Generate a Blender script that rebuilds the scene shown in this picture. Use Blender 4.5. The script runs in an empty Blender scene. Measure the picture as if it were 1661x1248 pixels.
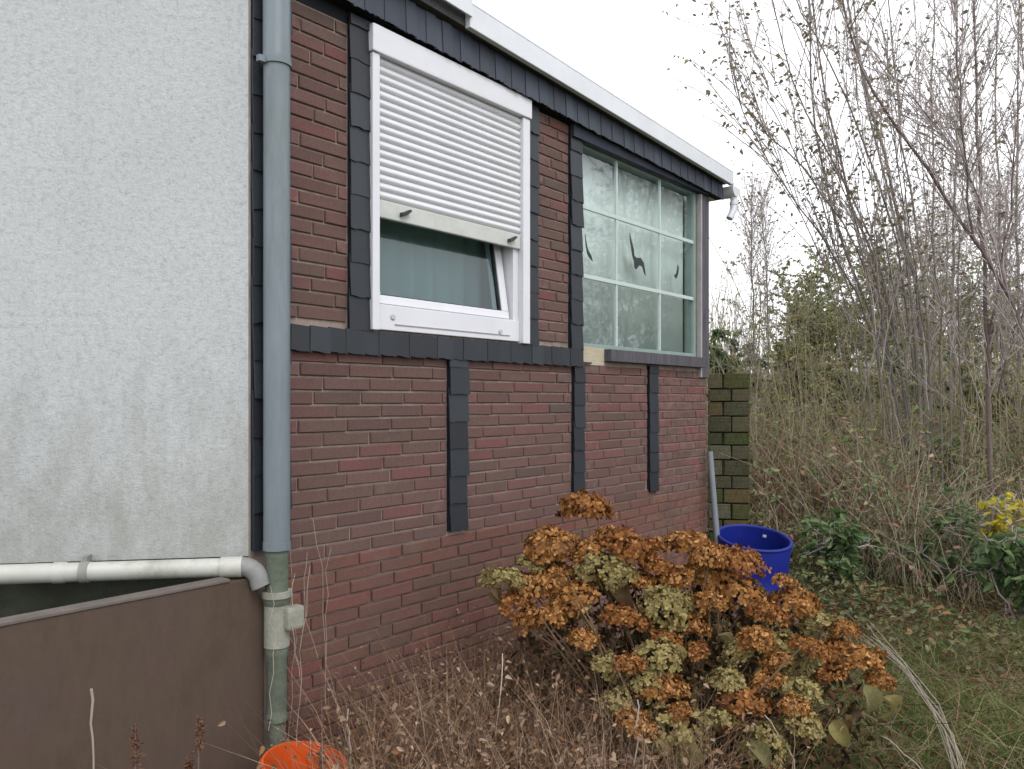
import bpy, bmesh, math, random
import numpy as np
from mathutils import Vector, Matrix, Euler

random.seed(7)
rng = np.random.default_rng(11)
R = math.radians
sc = bpy.context.scene
COL = sc.collection

# ------------------------------------------------------------------ camera
EYE = 1.64
cam_d = bpy.data.cameras.new('camera')
cam = bpy.data.objects.new('camera', cam_d)
COL.objects.link(cam)
cam.location = (0, 0, EYE)
cam.rotation_euler = (R(90), 0, 0)
cam_d.sensor_width = 36
cam_d.lens = 27.96
cam_d.shift_y = 0.01445
cam_d.clip_start = 0.05
cam_d.clip_end = 400
sc.camera = cam

# ------------------------------------------------------------------ sky, sun, exposure
SUN_EL, SUN_AZ = 52, 150          # azimuth clockwise from +Y: behind and to the right of the camera
w = bpy.data.worlds.new('World')
sc.world = w
w.use_nodes = True
nt = w.node_tree
nt.nodes.clear()
out = nt.nodes.new('ShaderNodeOutputWorld')
bg = nt.nodes.new('ShaderNodeBackground')
sky = nt.nodes.new('ShaderNodeTexSky')
sky.sky_type = 'NISHITA'
sky.sun_disc = False
sky.sun_elevation = R(SUN_EL)
sky.sun_rotation = R(SUN_AZ)
sky.dust_density = 3.0
hs = nt.nodes.new('ShaderNodeHueSaturation')
hs.inputs['Saturation'].default_value = 0.12
cloud = nt.nodes.new('ShaderNodeMix')
cloud.data_type = 'RGBA'
cloud.inputs[0].default_value = 0.78     # the closed cloud layer over the clear sky
cloud.inputs[7].default_value = (8.6, 8.8, 9.1, 1)
nt.links.new(sky.outputs[0], hs.inputs['Color'])
nt.links.new(hs.outputs[0], cloud.inputs[6])
nt.links.new(cloud.outputs[2], bg.inputs['Color'])
bg.inputs['Strength'].default_value = 0.12
nt.links.new(bg.outputs[0], out.inputs[0])

sun_d = bpy.data.lights.new('sun', 'SUN')
sun_d.energy = 0.7
sun_d.angle = R(25)
sun_d.color = (1.0, 0.97, 0.93)
sun = bpy.data.objects.new('sun', sun_d)
COL.objects.link(sun)
sv = Vector((math.sin(R(SUN_AZ)) * math.cos(R(SUN_EL)), math.cos(R(SUN_AZ)) * math.cos(R(SUN_EL)), math.sin(R(SUN_EL))))
sun.rotation_euler = sv.to_track_quat('Z', 'Y').to_euler()

sc.view_settings.view_transform = 'Standard'
sc.view_settings.look = 'None'
sc.view_settings.gamma = 1.0
sc.view_settings.use_curve_mapping = False
sc.view_settings.exposure = 0.88

# ------------------------------------------------------------------ helpers
def at(px, py, Y):
    """a point seen in the 1661 px wide photograph, Y metres in front of the camera"""
    return np.array(((px - 830.5) / 1290 * Y, Y, EYE + (648 - py) / 1290 * Y))

def tag(o, label=None, cat=None, group=None, kind=None):
    if label: o['label'] = label
    if cat: o['category'] = cat
    if group: o['group'] = group
    if kind: o['kind'] = kind
    return o

def empty(name, loc=(0, 0, 0), rz=0.0, label=None, cat=None, group=None):
    o = bpy.data.objects.new(name, None)
    COL.objects.link(o)
    o.location = loc
    o.rotation_euler = (0, 0, rz)
    o.empty_display_size = 0.1
    return tag(o, label, cat, group)

def link(name, me, parent=None, mat=None):
    if mat is not None and not me.materials:
        me.materials.append(mat)
    o = bpy.data.objects.new(name, me)
    COL.objects.link(o)
    if parent is not None:
        o.parent = parent
    return o

class MB:
    """collects shapes for one mesh"""
    def __init__(self):
        self.v, self.f, self.n = [], [], 0
    def add(self, v, f):
        v = np.asarray(v, float).reshape(-1, 3)
        for q in f:
            self.f.append(tuple(int(i) + self.n for i in q))
        self.v.append(v)
        self.n += len(v)
        return self
    def box(self, x0, x1, y0, y1, z0, z1, ch=0.0):
        v = [(x, y, z) for z in (z0, z1) for y in (y0, y1) for x in (x0, x1)]
        f = [(0, 2, 3, 1), (4, 5, 7, 6), (0, 1, 5, 4), (2, 6, 7, 3), (0, 4, 6, 2), (1, 3, 7, 5)]
        return self.add(v, f)
    def prism(self, poly, y0, y1):
        """polygon in x,z (counter-clockwise seen from -y) extruded from y0 (front) to y1 (back)"""
        n = len(poly)
        v = [(x, y0, z) for x, z in poly] + [(x, y1, z) for x, z in poly]
        f = [tuple(range(n)), tuple(range(2 * n - 1, n - 1, -1))]
        f += [(i + n, (i + 1) % n + n, (i + 1) % n, i) for i in range(n)]
        return self.add(v, f)
    def tube(self, pts, rad, sides=12, cap=True):
        P = np.asarray(pts, float)
        n = len(P)
        rad = np.broadcast_to(np.asarray(rad, float), (n,))
        T = np.gradient(P, axis=0)
        T /= np.linalg.norm(T, axis=1)[:, None]
        ref = np.array((0.0, 0, 1)) if abs(T[0][2]) < 0.9 else np.array((1.0, 0, 0))
        v = []
        a = np.cross(T[0], ref); a /= np.linalg.norm(a)
        for i in range(n):
            a = a - T[i] * a.dot(T[i]); a /= np.linalg.norm(a)
            b = np.cross(T[i], a)
            for k in range(sides):
                t = 2 * math.pi * k / sides
                v.append(P[i] + rad[i] * (math.cos(t) * a + math.sin(t) * b))
        f = [(i * sides + k, i * sides + (k + 1) % sides, (i + 1) * sides + (k + 1) % sides, (i + 1) * sides + k)
             for i in range(n - 1) for k in range(sides)]
        if cap:
            f.append(tuple(range(sides - 1, -1, -1)))
            f.append(tuple((n - 1) * sides + k for k in range(sides)))
        return self.add(v, f)
    def lathe(self, prof, sides=40, c=(0, 0, 0)):
        n = len(prof)
        v = [(c[0] + r * math.cos(2 * math.pi * k / sides), c[1] + r * math.sin(2 * math.pi * k / sides), c[2] + z)
             for r, z in prof for k in range(sides)]
        f = [(i * sides + k, i * sides + (k + 1) % sides, (i + 1) * sides + (k + 1) % sides, (i + 1) * sides + k)
             for i in range(n - 1) for k in range(sides)]
        return self.add(v, f)
    def build(self, name, mat, parent=None, smooth=False, bevel=0.0, loc=None):
        me = bpy.data.meshes.new(name)
        me.from_pydata(np.concatenate(self.v).tolist(), [], self.f)
        bm = bmesh.new(); bm.from_mesh(me)
        bmesh.ops.recalc_face_normals(bm, faces=bm.faces)
        if bevel:
            es = [e for e in bm.edges if len(e.link_faces) == 2 and e.calc_face_angle(0) > 0.6]
            bmesh.ops.bevel(bm, geom=es, offset=bevel, segments=2, affect='EDGES', profile=0.6, clamp_overlap=True)
        bm.to_mesh(me); bm.free()
        if smooth:
            me.polygons.foreach_set('use_smooth', [True] * len(me.polygons))
            try: me.set_sharp_from_angle(angle=R(40))
            except Exception: pass
        me.materials.append(mat)
        o = bpy.data.objects.new(name, me)
        COL.objects.link(o)
        if parent is not None: o.parent = parent
        if loc is not None: o.location = loc
        return o

def quads_mesh(name, V, F, mat, smooth=False):
    me = bpy.data.meshes.new(name)
    V = np.ascontiguousarray(V, np.float32).reshape(-1, 3)
    F = np.ascontiguousarray(F, np.int32).reshape(-1, 4)
    me.vertices.add(len(V)); me.vertices.foreach_set('co', V.ravel())
    me.loops.add(F.size); me.loops.foreach_set('vertex_index', F.ravel())
    me.polygons.add(len(F)); me.polygons.foreach_set('loop_start', np.arange(0, F.size, 4, dtype=np.int32))
    if smooth:
        me.polygons.foreach_set('use_smooth', np.ones(len(F), bool))
    me.update(calc_edges=True); me.validate()
    me.materials.append(mat)
    return me

def norm(a):
    return a / np.maximum(np.linalg.norm(a, axis=-1, keepdims=True), 1e-9)

def tube_batch(P, Rd, sides=3):
    """P (n,m,3) polylines, Rd (n,m) radii -> vertices, quads"""
    n, m, _ = P.shape
    D = norm(P[:, -1] - P[:, 0])
    ref = np.where(np.abs(D[:, 2:3]) < 0.85, np.array([[0, 0, 1.0]]), np.array([[1.0, 0, 0]]))
    a = norm(np.cross(D, ref)); b = np.cross(D, a)
    t = np.arange(sides) * 2 * np.pi / sides
    ring = np.cos(t)[None, :, None] * a[:, None] + np.sin(t)[None, :, None] * b[:, None]
    V = P[:, :, None, :] + Rd[:, :, None, None] * ring[:, None]
    i = (np.arange(n) * m * sides)[:, None, None]
    j = (np.arange(m - 1) * sides)[None, :, None]
    k = np.arange(sides)[None, None, :]; k1 = (k + 1) % sides
    F = np.stack([i + j + k, i + j + k1, i + j + sides + k1, i + j + sides + k], -1)
    return V.reshape(-1, 3), F.reshape(-1, 4)

def leaf_batch(p, d, u, L, W, droop=0.25):
    """a small ovate leaf folded along its midrib: two quads"""
    n = len(p)
    d = norm(d); s = norm(np.cross(d, u)); u2 = np.cross(s, d)
    L = np.broadcast_to(L, (n,))[:, None]; W = np.broadcast_to(W, (n,))[:, None]
    cup = rng.uniform(0.0, 0.25, (n, 1))
    tip = p + d * L - u2 * L * droop
    m1 = p + d * L * 0.28 + u2 * (L * 0.03 + W * cup); m2 = p + d * L * 0.68 - u2 * (L * droop * 0.35 - W * cup)
    V = np.stack([p, m1 - s * W * 0.48, m2 - s * W * 0.40, tip, m2 + s * W * 0.40, m1 + s * W * 0.48], 1)
    k = (np.arange(n) * 6)[:, None]
    F = np.concatenate([k + np.array((0, 1, 2, 3)), k + np.array((0, 3, 4, 5))], 0)
    return V.reshape(-1, 3), F

def merge(parts):
    Vs, Fs, o = [], [], 0
    for V, F in parts:
        Vs.append(V); Fs.append(F + o); o += len(V)
    return np.concatenate(Vs), np.concatenate(Fs)

def rand_dirs(n, zmin=-1, zmax=1):
    z = rng.uniform(zmin, zmax, n); t = rng.uniform(0, 2 * np.pi, n); r = np.sqrt(1 - z * z)
    return np.stack([r * np.cos(t), r * np.sin(t), z], -1)

# ------------------------------------------------------------------ materials
def srgb(r, g, b):
    f = lambda c: c / 12.92 if c <= 0.04045 else ((c + 0.055) / 1.055) ** 2.4
    return (f(r / 255), f(g / 255), f(b / 255), 1)

def mat(name, rough=0.6, spec=0.3):
    m = bpy.data.materials.new(name); m.use_nodes = True
    b = m.node_tree.nodes['Principled BSDF']
    b.inputs['Roughness'].default_value = rough
    b.inputs['Specular IOR Level'].default_value = spec
    return m, m.node_tree.nodes, m.node_tree.links, b

def ramp(N, stops):
    r = N.new('ShaderNodeValToRGB')
    e = r.color_ramp.elements
    while len(e) < len(stops): e.new(0.5)
    for x, (p, c) in zip(e, stops):
        x.position = p
        x.color = c if len(c) == 4 else (*c, 1)
    return r

def noise(N, Lk, scale, detail=4, rough=0.6, vec=None, coord='Object', stretch=None):
    t = N.new('ShaderNodeTexNoise')
    t.inputs['Scale'].default_value = scale
    t.inputs['Detail'].default_value = detail
    t.inputs['Roughness'].default_value = rough
    tc = N.new('ShaderNodeTexCoord')
    src = tc.outputs[coord]
    if stretch:
        mp = N.new('ShaderNodeMapping'); mp.inputs['Scale'].default_value = stretch
        Lk.new(src, mp.inputs[0]); src = mp.outputs[0]
    Lk.new(src, t.inputs['Vector'])
    return t

def mixc(N, Lk, fac, a, b, mode='MIX'):
    m = N.new('ShaderNodeMix'); m.data_type = 'RGBA'; m.blend_type = mode
    for sock, val in ((m.inputs[0], fac), (m.inputs[6], a), (m.inputs[7], b)):
        if isinstance(val, (int, float)): sock.default_value = val
        elif isinstance(val, tuple): sock.default_value = val if len(val) == 4 else (*val, 1)
        else: Lk.new(val, sock)
    return m.outputs[2]

def bump(N, Lk, b, h, strength=0.3, dist=0.01):
    bp = N.new('ShaderNodeBump')
    bp.inputs['Strength'].default_value = strength
    bp.inputs['Distance'].default_value = dist
    Lk.new(h, bp.inputs['Height']); Lk.new(bp.outputs[0], b.inputs['Normal'])

def plain(name, col, rough=0.6, spec=0.3, var=0.25, nscale=8.0, bscale=0, bstr=0.2, dirt=None, dirt_amt=0.5, stretch=None, metal=0.0):
    """a base colour with mottling, optional dirt patches and fine relief"""
    m, N, Lk, b = mat(name, rough, spec)
    b.inputs['Metallic'].default_value = metal
    n1 = noise(N, Lk, nscale, 6, 0.65, stretch=stretch)
    lo = tuple(c * (1 - var) for c in col[:3]); hi = tuple(min(1, c * (1 + var)) for c in col[:3])
    r = ramp(N, [(0.3, lo), (0.7, hi)])
    Lk.new(n1.outputs[0], r.inputs[0])
    c = r.outputs[0]
    if dirt:
        n2 = noise(N, Lk, nscale * 0.35, 8, 0.7, stretch=stretch)
        r2 = ramp(N, [(0.5, (0, 0, 0)), (0.72, (dirt_amt,) * 3)])
        Lk.new(n2.outputs[0], r2.inputs[0])
        c = mixc(N, Lk, r2.outputs[0], c, dirt)
    Lk.new(c, b.inputs['Base Color'])
    if bscale:
        n3 = noise(N, Lk, bscale, 4, 0.7)
        bump(N, Lk, b, n3.outputs[0], bstr, 0.01)
    return m

def random_mat(name, stops, rough=0.75, spec=0.15, island=True, transl=0.0, nscale=0, nvar=0.3, bscale=0, bstr=0.3, stain=None):
    """colour drawn at random per piece (mesh island) or per object"""
    m, N, Lk, b = mat(name, rough, spec)
    if island:
        g = N.new('ShaderNodeNewGeometry'); src = g.outputs['Random Per Island']
    else:
        g = N.new('ShaderNodeObjectInfo'); src = g.outputs['Random']
    r = ramp(N, stops)
    Lk.new(src, r.inputs[0])
    c = r.outputs[0]
    if nscale:
        n = noise(N, Lk, nscale, 5, 0.7)
        r2 = ramp(N, [(0.3, (1 - nvar,) * 3), (0.7, (1 + nvar * 0.6,) * 3)])
        Lk.new(n.outputs[0], r2.inputs[0])
        c = mixc(N, Lk, 1.0, c, r2.outputs[0], 'MULTIPLY')
    if stain:
        g2 = N.new('ShaderNodeNewGeometry')
        for sc_, lo, hi, colr, amt in stain:
            t2 = N.new('ShaderNodeTexNoise'); t2.inputs['Scale'].default_value = sc_; t2.inputs['Detail'].default_value = 8; t2.inputs['Roughness'].default_value = 0.7
            Lk.new(g2.outputs['Position'], t2.inputs['Vector'])
            r3 = ramp(N, [(lo, (0, 0, 0)), (hi, (amt,) * 3)])
            Lk.new(t2.outputs[0], r3.inputs[0])
            c = mixc(N, Lk, r3.outputs[0], c, colr)
    Lk.new(c, b.inputs['Base Color'])
    if bscale:
        n3 = noise(N, Lk, bscale, 4, 0.7)
        bump(N, Lk, b, n3.outputs[0], bstr, 0.006)
    if transl:
        t = N.new('ShaderNodeBsdfTranslucent'); Lk.new(c, t.inputs[0])
        mx = N.new('ShaderNodeMixShader'); mx.inputs[0].default_value = transl
        o = N['Material Output']
        Lk.new(b.outputs[0], mx.inputs[1]); Lk.new(t.outputs[0], mx.inputs[2]); Lk.new(mx.outputs[0], o.inputs[0])
    return m

def dim(stops, k): return [(p, tuple(v * k for v in c[:3]) + (1,)) for p, c in stops]
BRICK = dim([(0.0, srgb(104, 82, 78)), (0.18, srgb(122, 90, 86)), (0.36, srgb(112, 92, 86)), (0.52, srgb(128, 96, 92)),
         (0.64, srgb(130, 82, 80)), (0.76, srgb(116, 96, 90)), (0.9, srgb(120, 88, 82)), (1.0, srgb(98, 86, 82))], 0.78)
STAIN = [(2.2, 0.48, 0.75, srgb(84, 74, 68), 0.45), (7.0, 0.58, 0.80, srgb(150, 134, 128), 0.25)]
def even(st, k):
    m = [sum(c[i] for _, c in st) / len(st) for i in range(3)]
    return [(p, tuple(m[i] + (c[i] - m[i]) * k for i in range(3)) + (1,)) for p, c in st]
BRICK = dim(even(BRICK, 0.72), 1.06)
M_brick1 = random_mat('brick_face', BRICK, 0.8, 0.2, island=False, nscale=22, nvar=0.4, bscale=110, bstr=0.6, stain=STAIN)
M_brickN = random_mat('brick_face_joined', BRICK, 0.8, 0.2, island=True, nscale=22, nvar=0.4, bscale=110, bstr=0.6, stain=STAIN)
PLINTH = dim([(0.0, srgb(120, 88, 80)), (0.25, srgb(132, 92, 84)), (0.45, srgb(114, 94, 82)), (0.65, srgb(138, 86, 80)), (0.85, srgb(118, 92, 80)), (1.0, srgb(136, 96, 84))], 0.78)
PLINTH = dim(even(PLINTH, 0.72), 1.0)
M_plinth1 = random_mat('plinth_brick_face', PLINTH, 0.8, 0.2, island=False, nscale=22, nvar=0.4, bscale=110, bstr=0.6, stain=STAIN)
M_plinthN = random_mat('plinth_brick_joined', PLINTH, 0.8, 0.2, island=True, nscale=22, nvar=0.4, bscale=110, bstr=0.6, stain=STAIN)
M_mortar = plain('mortar', srgb(142, 128, 120)[:3], 0.95, 0.1, 0.2, 20, 120, 0.4, dirt=srgb(104, 90, 82), dirt_amt=0.8)
SLATE = [(0.0, srgb(28, 31, 38)), (0.4, srgb(38, 42, 50)), (0.7, srgb(32, 36, 42)), (1.0, srgb(46, 51, 58))]
FASCIA = [(0.0, srgb(40, 46, 58)), (0.4, srgb(50, 57, 72)), (0.7, srgb(45, 51, 62)), (1.0, srgb(58, 66, 80))]  # lighter and bluer than SLATE: reflected sky is put into the colour
M_slate = random_mat('slate', SLATE, 0.5, 0.4, island=False, nscale=18, nvar=0.3, bscale=60, bstr=0.2)
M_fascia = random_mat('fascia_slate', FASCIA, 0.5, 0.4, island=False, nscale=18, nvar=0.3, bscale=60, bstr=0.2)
M_backing = plain('slate_backing', srgb(34, 36, 42)[:3], 0.85, 0.2, 0.2)
M_white = plain('white_plastic', (0.60, 0.60, 0.645), 0.35, 0.45, 0.04, 6, dirt=(0.5, 0.5, 0.47, 1), dirt_amt=0.25)
M_shutter = plain('shutter_plastic', (0.58, 0.585, 0.62), 0.4, 0.4, 0.04, 5, dirt=(0.5, 0.53, 0.46, 1), dirt_amt=0.3)
M_endbar = plain('weathered_shutter_bar', (0.46, 0.475, 0.455), 0.5, 0.35, 0.1, 9, dirt=(0.36, 0.4, 0.31, 1), dirt_amt=0.5)
M_rubber = plain('dark_seal', (0.04, 0.045, 0.045), 0.7, 0.2)
M_zinc = plain('zinc_paint', (0.142, 0.172, 0.195), 0.38, 0.5, 0.16, 5, stretch=(3, 3, 0.5), dirt=(0.10, 0.125, 0.115, 1), dirt_amt=0.9)
M_trim = plain('aluminium_verge', (0.60, 0.62, 0.66), 0.4, 0.5, 0.06, 4, dirt=(0.46, 0.48, 0.50, 1), dirt_amt=0.4)
M_roofing = plain('bitumen_roofing', (0.08, 0.08, 0.085), 0.9, 0.2, 0.3, 5, 60)
M_board = plain('weathered_board', srgb(82, 80, 86)[:3], 0.75, 0.25, 0.25, 9, 60, 0.3, dirt=srgb(56, 52, 52), dirt_amt=0.8, stretch=(6, 6, 0.6))
M_paleboard = plain('pale_timber', srgb(170, 160, 140)[:3], 0.8, 0.2, 0.15, 12, 60, 0.2, stretch=(1, 1, 6))
M_bird = plain('black_film', (0.03, 0.035, 0.04), 0.6, 0.3)
M_interior = plain('room_plaster', (0.3, 0.3, 0.29), 0.9, 0.1)

def stucco_material():
    m, N, Lk, b = mat('roughcast_render', 0.95, 0.1)
    n1 = noise(N, Lk, 1.6, 6, 0.65)
    r1 = ramp(N, [(0.3, (0.46, 0.478, 0.495)), (0.7, (0.51, 0.525, 0.54))])
    Lk.new(n1.outputs[0], r1.inputs[0])
    n2 = noise(N, Lk, 42, 7, 0.8)                      # grains and dark pores
    r2 = ramp(N, [(0.30, (0.66, 0.66, 0.65)), (0.5, (0.97, 0.97, 0.97)), (0.75, (1.10, 1.10, 1.10))])
    Lk.new(n2.outputs[0], r2.inputs[0])
    c = mixc(N, Lk, 1.0, r1.outputs[0], r2.outputs[0], 'MULTIPLY')
    n5 = noise(N, Lk, 4.0, 6, 0.65, stretch=(2.2, 2.2, 0.16))           # faint rain runs
    r5 = ramp(N, [(0.52, (1, 1, 1)), (0.80, (0.95, 0.95, 0.94))])
    Lk.new(n5.outputs[0], r5.inputs[0])
    c = mixc(N, Lk, 1.0, c, r5.outputs[0], 'MULTIPLY')
    # splash and algae stains rising from the pipe, with dimmer daylight lower down painted in
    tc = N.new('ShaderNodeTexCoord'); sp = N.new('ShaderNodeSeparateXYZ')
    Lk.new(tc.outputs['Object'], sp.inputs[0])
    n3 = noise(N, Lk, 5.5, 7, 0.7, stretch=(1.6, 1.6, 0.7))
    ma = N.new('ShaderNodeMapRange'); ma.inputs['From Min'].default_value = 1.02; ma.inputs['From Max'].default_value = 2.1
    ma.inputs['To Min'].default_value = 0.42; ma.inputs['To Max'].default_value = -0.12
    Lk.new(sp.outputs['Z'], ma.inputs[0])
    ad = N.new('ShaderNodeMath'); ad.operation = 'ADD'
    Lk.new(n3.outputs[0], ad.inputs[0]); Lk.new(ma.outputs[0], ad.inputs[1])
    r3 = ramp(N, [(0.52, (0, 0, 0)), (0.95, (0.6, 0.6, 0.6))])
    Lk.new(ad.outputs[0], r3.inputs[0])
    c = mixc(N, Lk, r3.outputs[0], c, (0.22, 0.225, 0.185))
    Lk.new(c, b.inputs['Base Color'])
    n4 = noise(N, Lk, 90, 4, 0.8)
    bump(N, Lk, b, n4.outputs[0], 0.55, 0.012)
    return m
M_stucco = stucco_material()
M_mossplinth = plain('mossy_plinth', srgb(60, 62, 54)[:3], 0.95, 0.1, 0.4, 5, 50, 0.5, dirt=srgb(44, 50, 28), dirt_amt=1.0)

def brown_material():
    m, N, Lk, b = mat('brown_painted_render', 0.7, 0.2)
    n1 = noise(N, Lk, 2.2, 5, 0.55)
    r1 = ramp(N, [(0.3, srgb(80, 66, 63)), (0.55, srgb(80, 67, 57)), (0.75, srgb(70, 60, 50))])
    Lk.new(n1.outputs[0], r1.inputs[0])
    n2 = noise(N, Lk, 16, 9, 0.8, stretch=(1.5, 1.5, 0.5))
    r2 = ramp(N, [(0.35, (0.90,) * 3), (0.65, (1.08,) * 3)])
    Lk.new(n2.outputs[0], r2.inputs[0])
    c = mixc(N, Lk, 1.0, r1.outputs[0], r2.outputs[0], 'MULTIPLY')
    Lk.new(c, b.inputs['Base Color'])
    n3 = noise(N, Lk, 60, 4, 0.7)
    bump(N, Lk, b, n3.outputs[0], 0.15, 0.006)
    return m
M_brown = brown_material()
M_browncap = plain('worn_cap', srgb(98, 90, 86)[:3], 0.8, 0.2, 0.2, 10, 40)

def glass_material(name, tint, base, power):
    m, N, Lk, b = mat(name)
    N.remove(b)
    o = N['Material Output']
    tr = N.new('ShaderNodeBsdfTransparent'); tr.inputs[0].default_value = tint
    gl = N.new('ShaderNodeBsdfGlossy'); gl.inputs['Roughness'].default_value = 0.02
    gl.inputs[0].default_value = (0.9, 0.95, 0.97, 1)
    fr = N.new('ShaderNodeFresnel'); fr.inputs[0].default_value = 1.5
    ma = N.new('ShaderNodeMath'); ma.operation = 'MULTIPLY_ADD'
    ma.inputs[1].default_value = power; ma.inputs[2].default_value = base
    Lk.new(fr.outputs[0], ma.inputs[0])
    geo = N.new('ShaderNodeNewGeometry')                # only the outward side mirrors (no inner total reflection)
    inv = N.new('ShaderNodeMath'); inv.operation = 'SUBTRACT'; inv.inputs[0].default_value = 1.0
    Lk.new(geo.outputs['Backfacing'], inv.inputs[1])
    mu = N.new('ShaderNodeMath'); mu.operation = 'MULTIPLY'
    Lk.new(ma.outputs[0], mu.inputs[0]); Lk.new(inv.outputs[0], mu.inputs[1])
    n = noise(N, Lk, 1.1, 1, 0.4)
    bp = N.new('ShaderNodeBump'); bp.inputs['Strength'].default_value = 0.02; bp.inputs['Distance'].default_value = 0.05
    Lk.new(n.outputs[0], bp.inputs['Height']); Lk.new(bp.outputs[0], gl.inputs['Normal'])
    mx = N.new('ShaderNodeMixShader')
    Lk.new(mu.outputs[0], mx.inputs[0]); Lk.new(tr.outputs[0], mx.inputs[1]); Lk.new(gl.outputs[0], mx.inputs[2])
    Lk.new(mx.outputs[0], o.inputs[0])
    return m
M_glass = glass_material('window_glass', (0.92, 0.95, 0.94, 1), 0.02, 1.2)
M_glass_small = glass_material('sash_glass', (0.76, 0.86, 0.87, 1), 0.02, 1.0)
M_blind = plain('pale_blind', (0.57, 0.605, 0.60), 0.8, 0.2, 0.03, 2, stretch=(8, 8, 0.3))
M_curtain = plain('net_curtain', (0.42, 0.445, 0.45), 0.9, 0.1, 0.05, 2.5, stretch=(6, 6, 0.3))
M_bar = plain('pale_bar', (0.46, 0.54, 0.52), 0.4, 0.4, 0.05)

M_pvc = plain('white_pvc', (0.42, 0.42, 0.385), 0.45, 0.4, 0.08, 6, dirt=(0.20, 0.20, 0.15, 1), dirt_amt=0.9, stretch=(2, 2, 2))
M_clay = plain('mossy_clay_pipe', srgb(92, 99, 88)[:3], 0.85, 0.2, 0.22, 9, 50, 0.4, dirt=srgb(64, 74, 50), dirt_amt=0.9)
M_claypale = plain('pale_cement', srgb(142, 142, 132)[:3], 0.9, 0.15, 0.15, 12, 60, 0.4, dirt=srgb(96, 98, 82), dirt_amt=0.7)
M_orange = plain('orange_plastic', (0.60, 0.085, 0.012), 0.4, 0.45, 0.1, 5, dirt=(0.20, 0.085, 0.045, 1), dirt_amt=0.75)
M_blue = plain('blue_plastic', (0.007, 0.017, 0.205), 0.5, 0.35, 0.1, 4, dirt=(0.035, 0.045, 0.11, 1), dirt_amt=0.7)
M_greypipe = plain('grey_plastic_pipe', srgb(112, 116, 124)[:3], 0.5, 0.4, 0.1, 6)
BLOCK = [(0.0, srgb(64, 66, 50)), (0.3, srgb(86, 82, 64)), (0.5, srgb(98, 82, 54)), (0.7, srgb(70, 76, 50)), (0.85, srgb(92, 78, 54)), (1.0, srgb(96, 94, 78))]
M_block = random_mat('mossy_block', BLOCK, 0.95, 0.1, island=False, nscale=7, nvar=0.55, bscale=35, bstr=0.6)
M_blockjoint = plain('dark_joint', srgb(34, 36, 26)[:3], 0.95, 0.1, 0.3, 9)

M_bark = plain('grey_bark', srgb(120, 112, 108)[:3], 0.9, 0.1, 0.3, 9, 40, 0.5, stretch=(3, 3, 0.6), dirt=srgb(104, 108, 78), dirt_amt=0.8)
M_barkred = plain('red_brown_bark', srgb(108, 94, 92)[:3], 0.9, 0.1, 0.35, 8, 40, 0.5, stretch=(3, 3, 0.6), dirt=srgb(116, 106, 96), dirt_amt=0.8)
M_twig = random_mat('twig_bark', [(0, srgb(156, 146, 144)), (0.5, srgb(174, 164, 162)), (1, srgb(144, 134, 130))], 0.9, 0.1)  # lightened to stand in for the white sky's bloom over thin twigs
M_brush = random_mat('brush_stems', [(0, srgb(118, 110, 92)), (0.25, srgb(154, 140, 120)), (0.5, srgb(168, 158, 138)), (0.75, srgb(132, 132, 98)), (1, srgb(146, 126, 108))], 0.9, 0.1)  # brightened in place of haze over the thicket
M_bracken = random_mat('dead_bracken', [(0, srgb(136, 106, 90)), (0.4, srgb(158, 128, 108)), (0.7, srgb(124, 92, 76)), (1, srgb(170, 146, 120))], 0.9, 0.1, transl=0.15)
M_upright = random_mat('upright_twig_bark', [(0, srgb(134, 126, 104)), (0.4, srgb(156, 146, 124)), (0.7, srgb(128, 126, 94)), (1, srgb(150, 134, 118))], 0.9, 0.1)
def leafmat(name, cols, transl=0.3, rough=0.6, spec=0.25):
    return random_mat(name, [(i / (len(cols) - 1), srgb(*c)) for i, c in enumerate(cols)], rough, spec, transl=transl)
M_leaf_sparse = leafmat('last_leaves', [(118, 110, 84), (138, 124, 88), (104, 102, 82), (132, 112, 90)])
M_leaf_olive = leafmat('olive_leaves', [(118, 126, 84), (142, 144, 102), (106, 116, 76), (152, 144, 106), (132, 126, 94)])
M_leaf_yg = leafmat('yellow_green_leaf', [(130, 134, 82), (150, 148, 96), (112, 124, 74), (146, 130, 88), (134, 112, 78)])
M_leaf_green = leafmat('green_leaves', [(82, 108, 62), (104, 128, 78), (72, 96, 58), (118, 132, 88)], 0.3, 0.45, 0.4)
M_leaf_blue = leafmat('bluish_leaves', [(90, 118, 98), (112, 136, 116), (78, 104, 86)], 0.25, 0.45, 0.4)
M_leaf_yellow = leafmat('yellow_leaves', [(190, 176, 52), (206, 190, 70), (164, 160, 58)], 0.35)
M_grass = leafmat('grass_blades', [(72, 96, 46), (90, 114, 58), (112, 122, 70), (146, 136, 98), (66, 88, 46), (128, 116, 84)], 0.3, 0.6, 0.2)
M_litter = leafmat('fallen_leaves', [(132, 82, 52), (150, 100, 66), (106, 70, 50), (136, 116, 88), (120, 102, 88), (142, 76, 54), (96, 74, 58)], 0.1)
M_dry = leafmat('dry_weeds', [(128, 104, 86), (152, 128, 108), (104, 78, 60), (176, 154, 132), (122, 86, 58), (84, 66, 54), (140, 116, 102)], 0.2, 0.85, 0.1)
M_straw = leafmat('straw', [(170, 160, 142), (154, 144, 130), (146, 138, 130), (182, 174, 158)], 0.1)
M_head = leafmat('dried_petals', [(134, 90, 46), (162, 114, 64), (106, 68, 38), (194, 150, 100), (146, 98, 52), (68, 46, 32)], 0.25, 0.8, 0.1)
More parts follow.
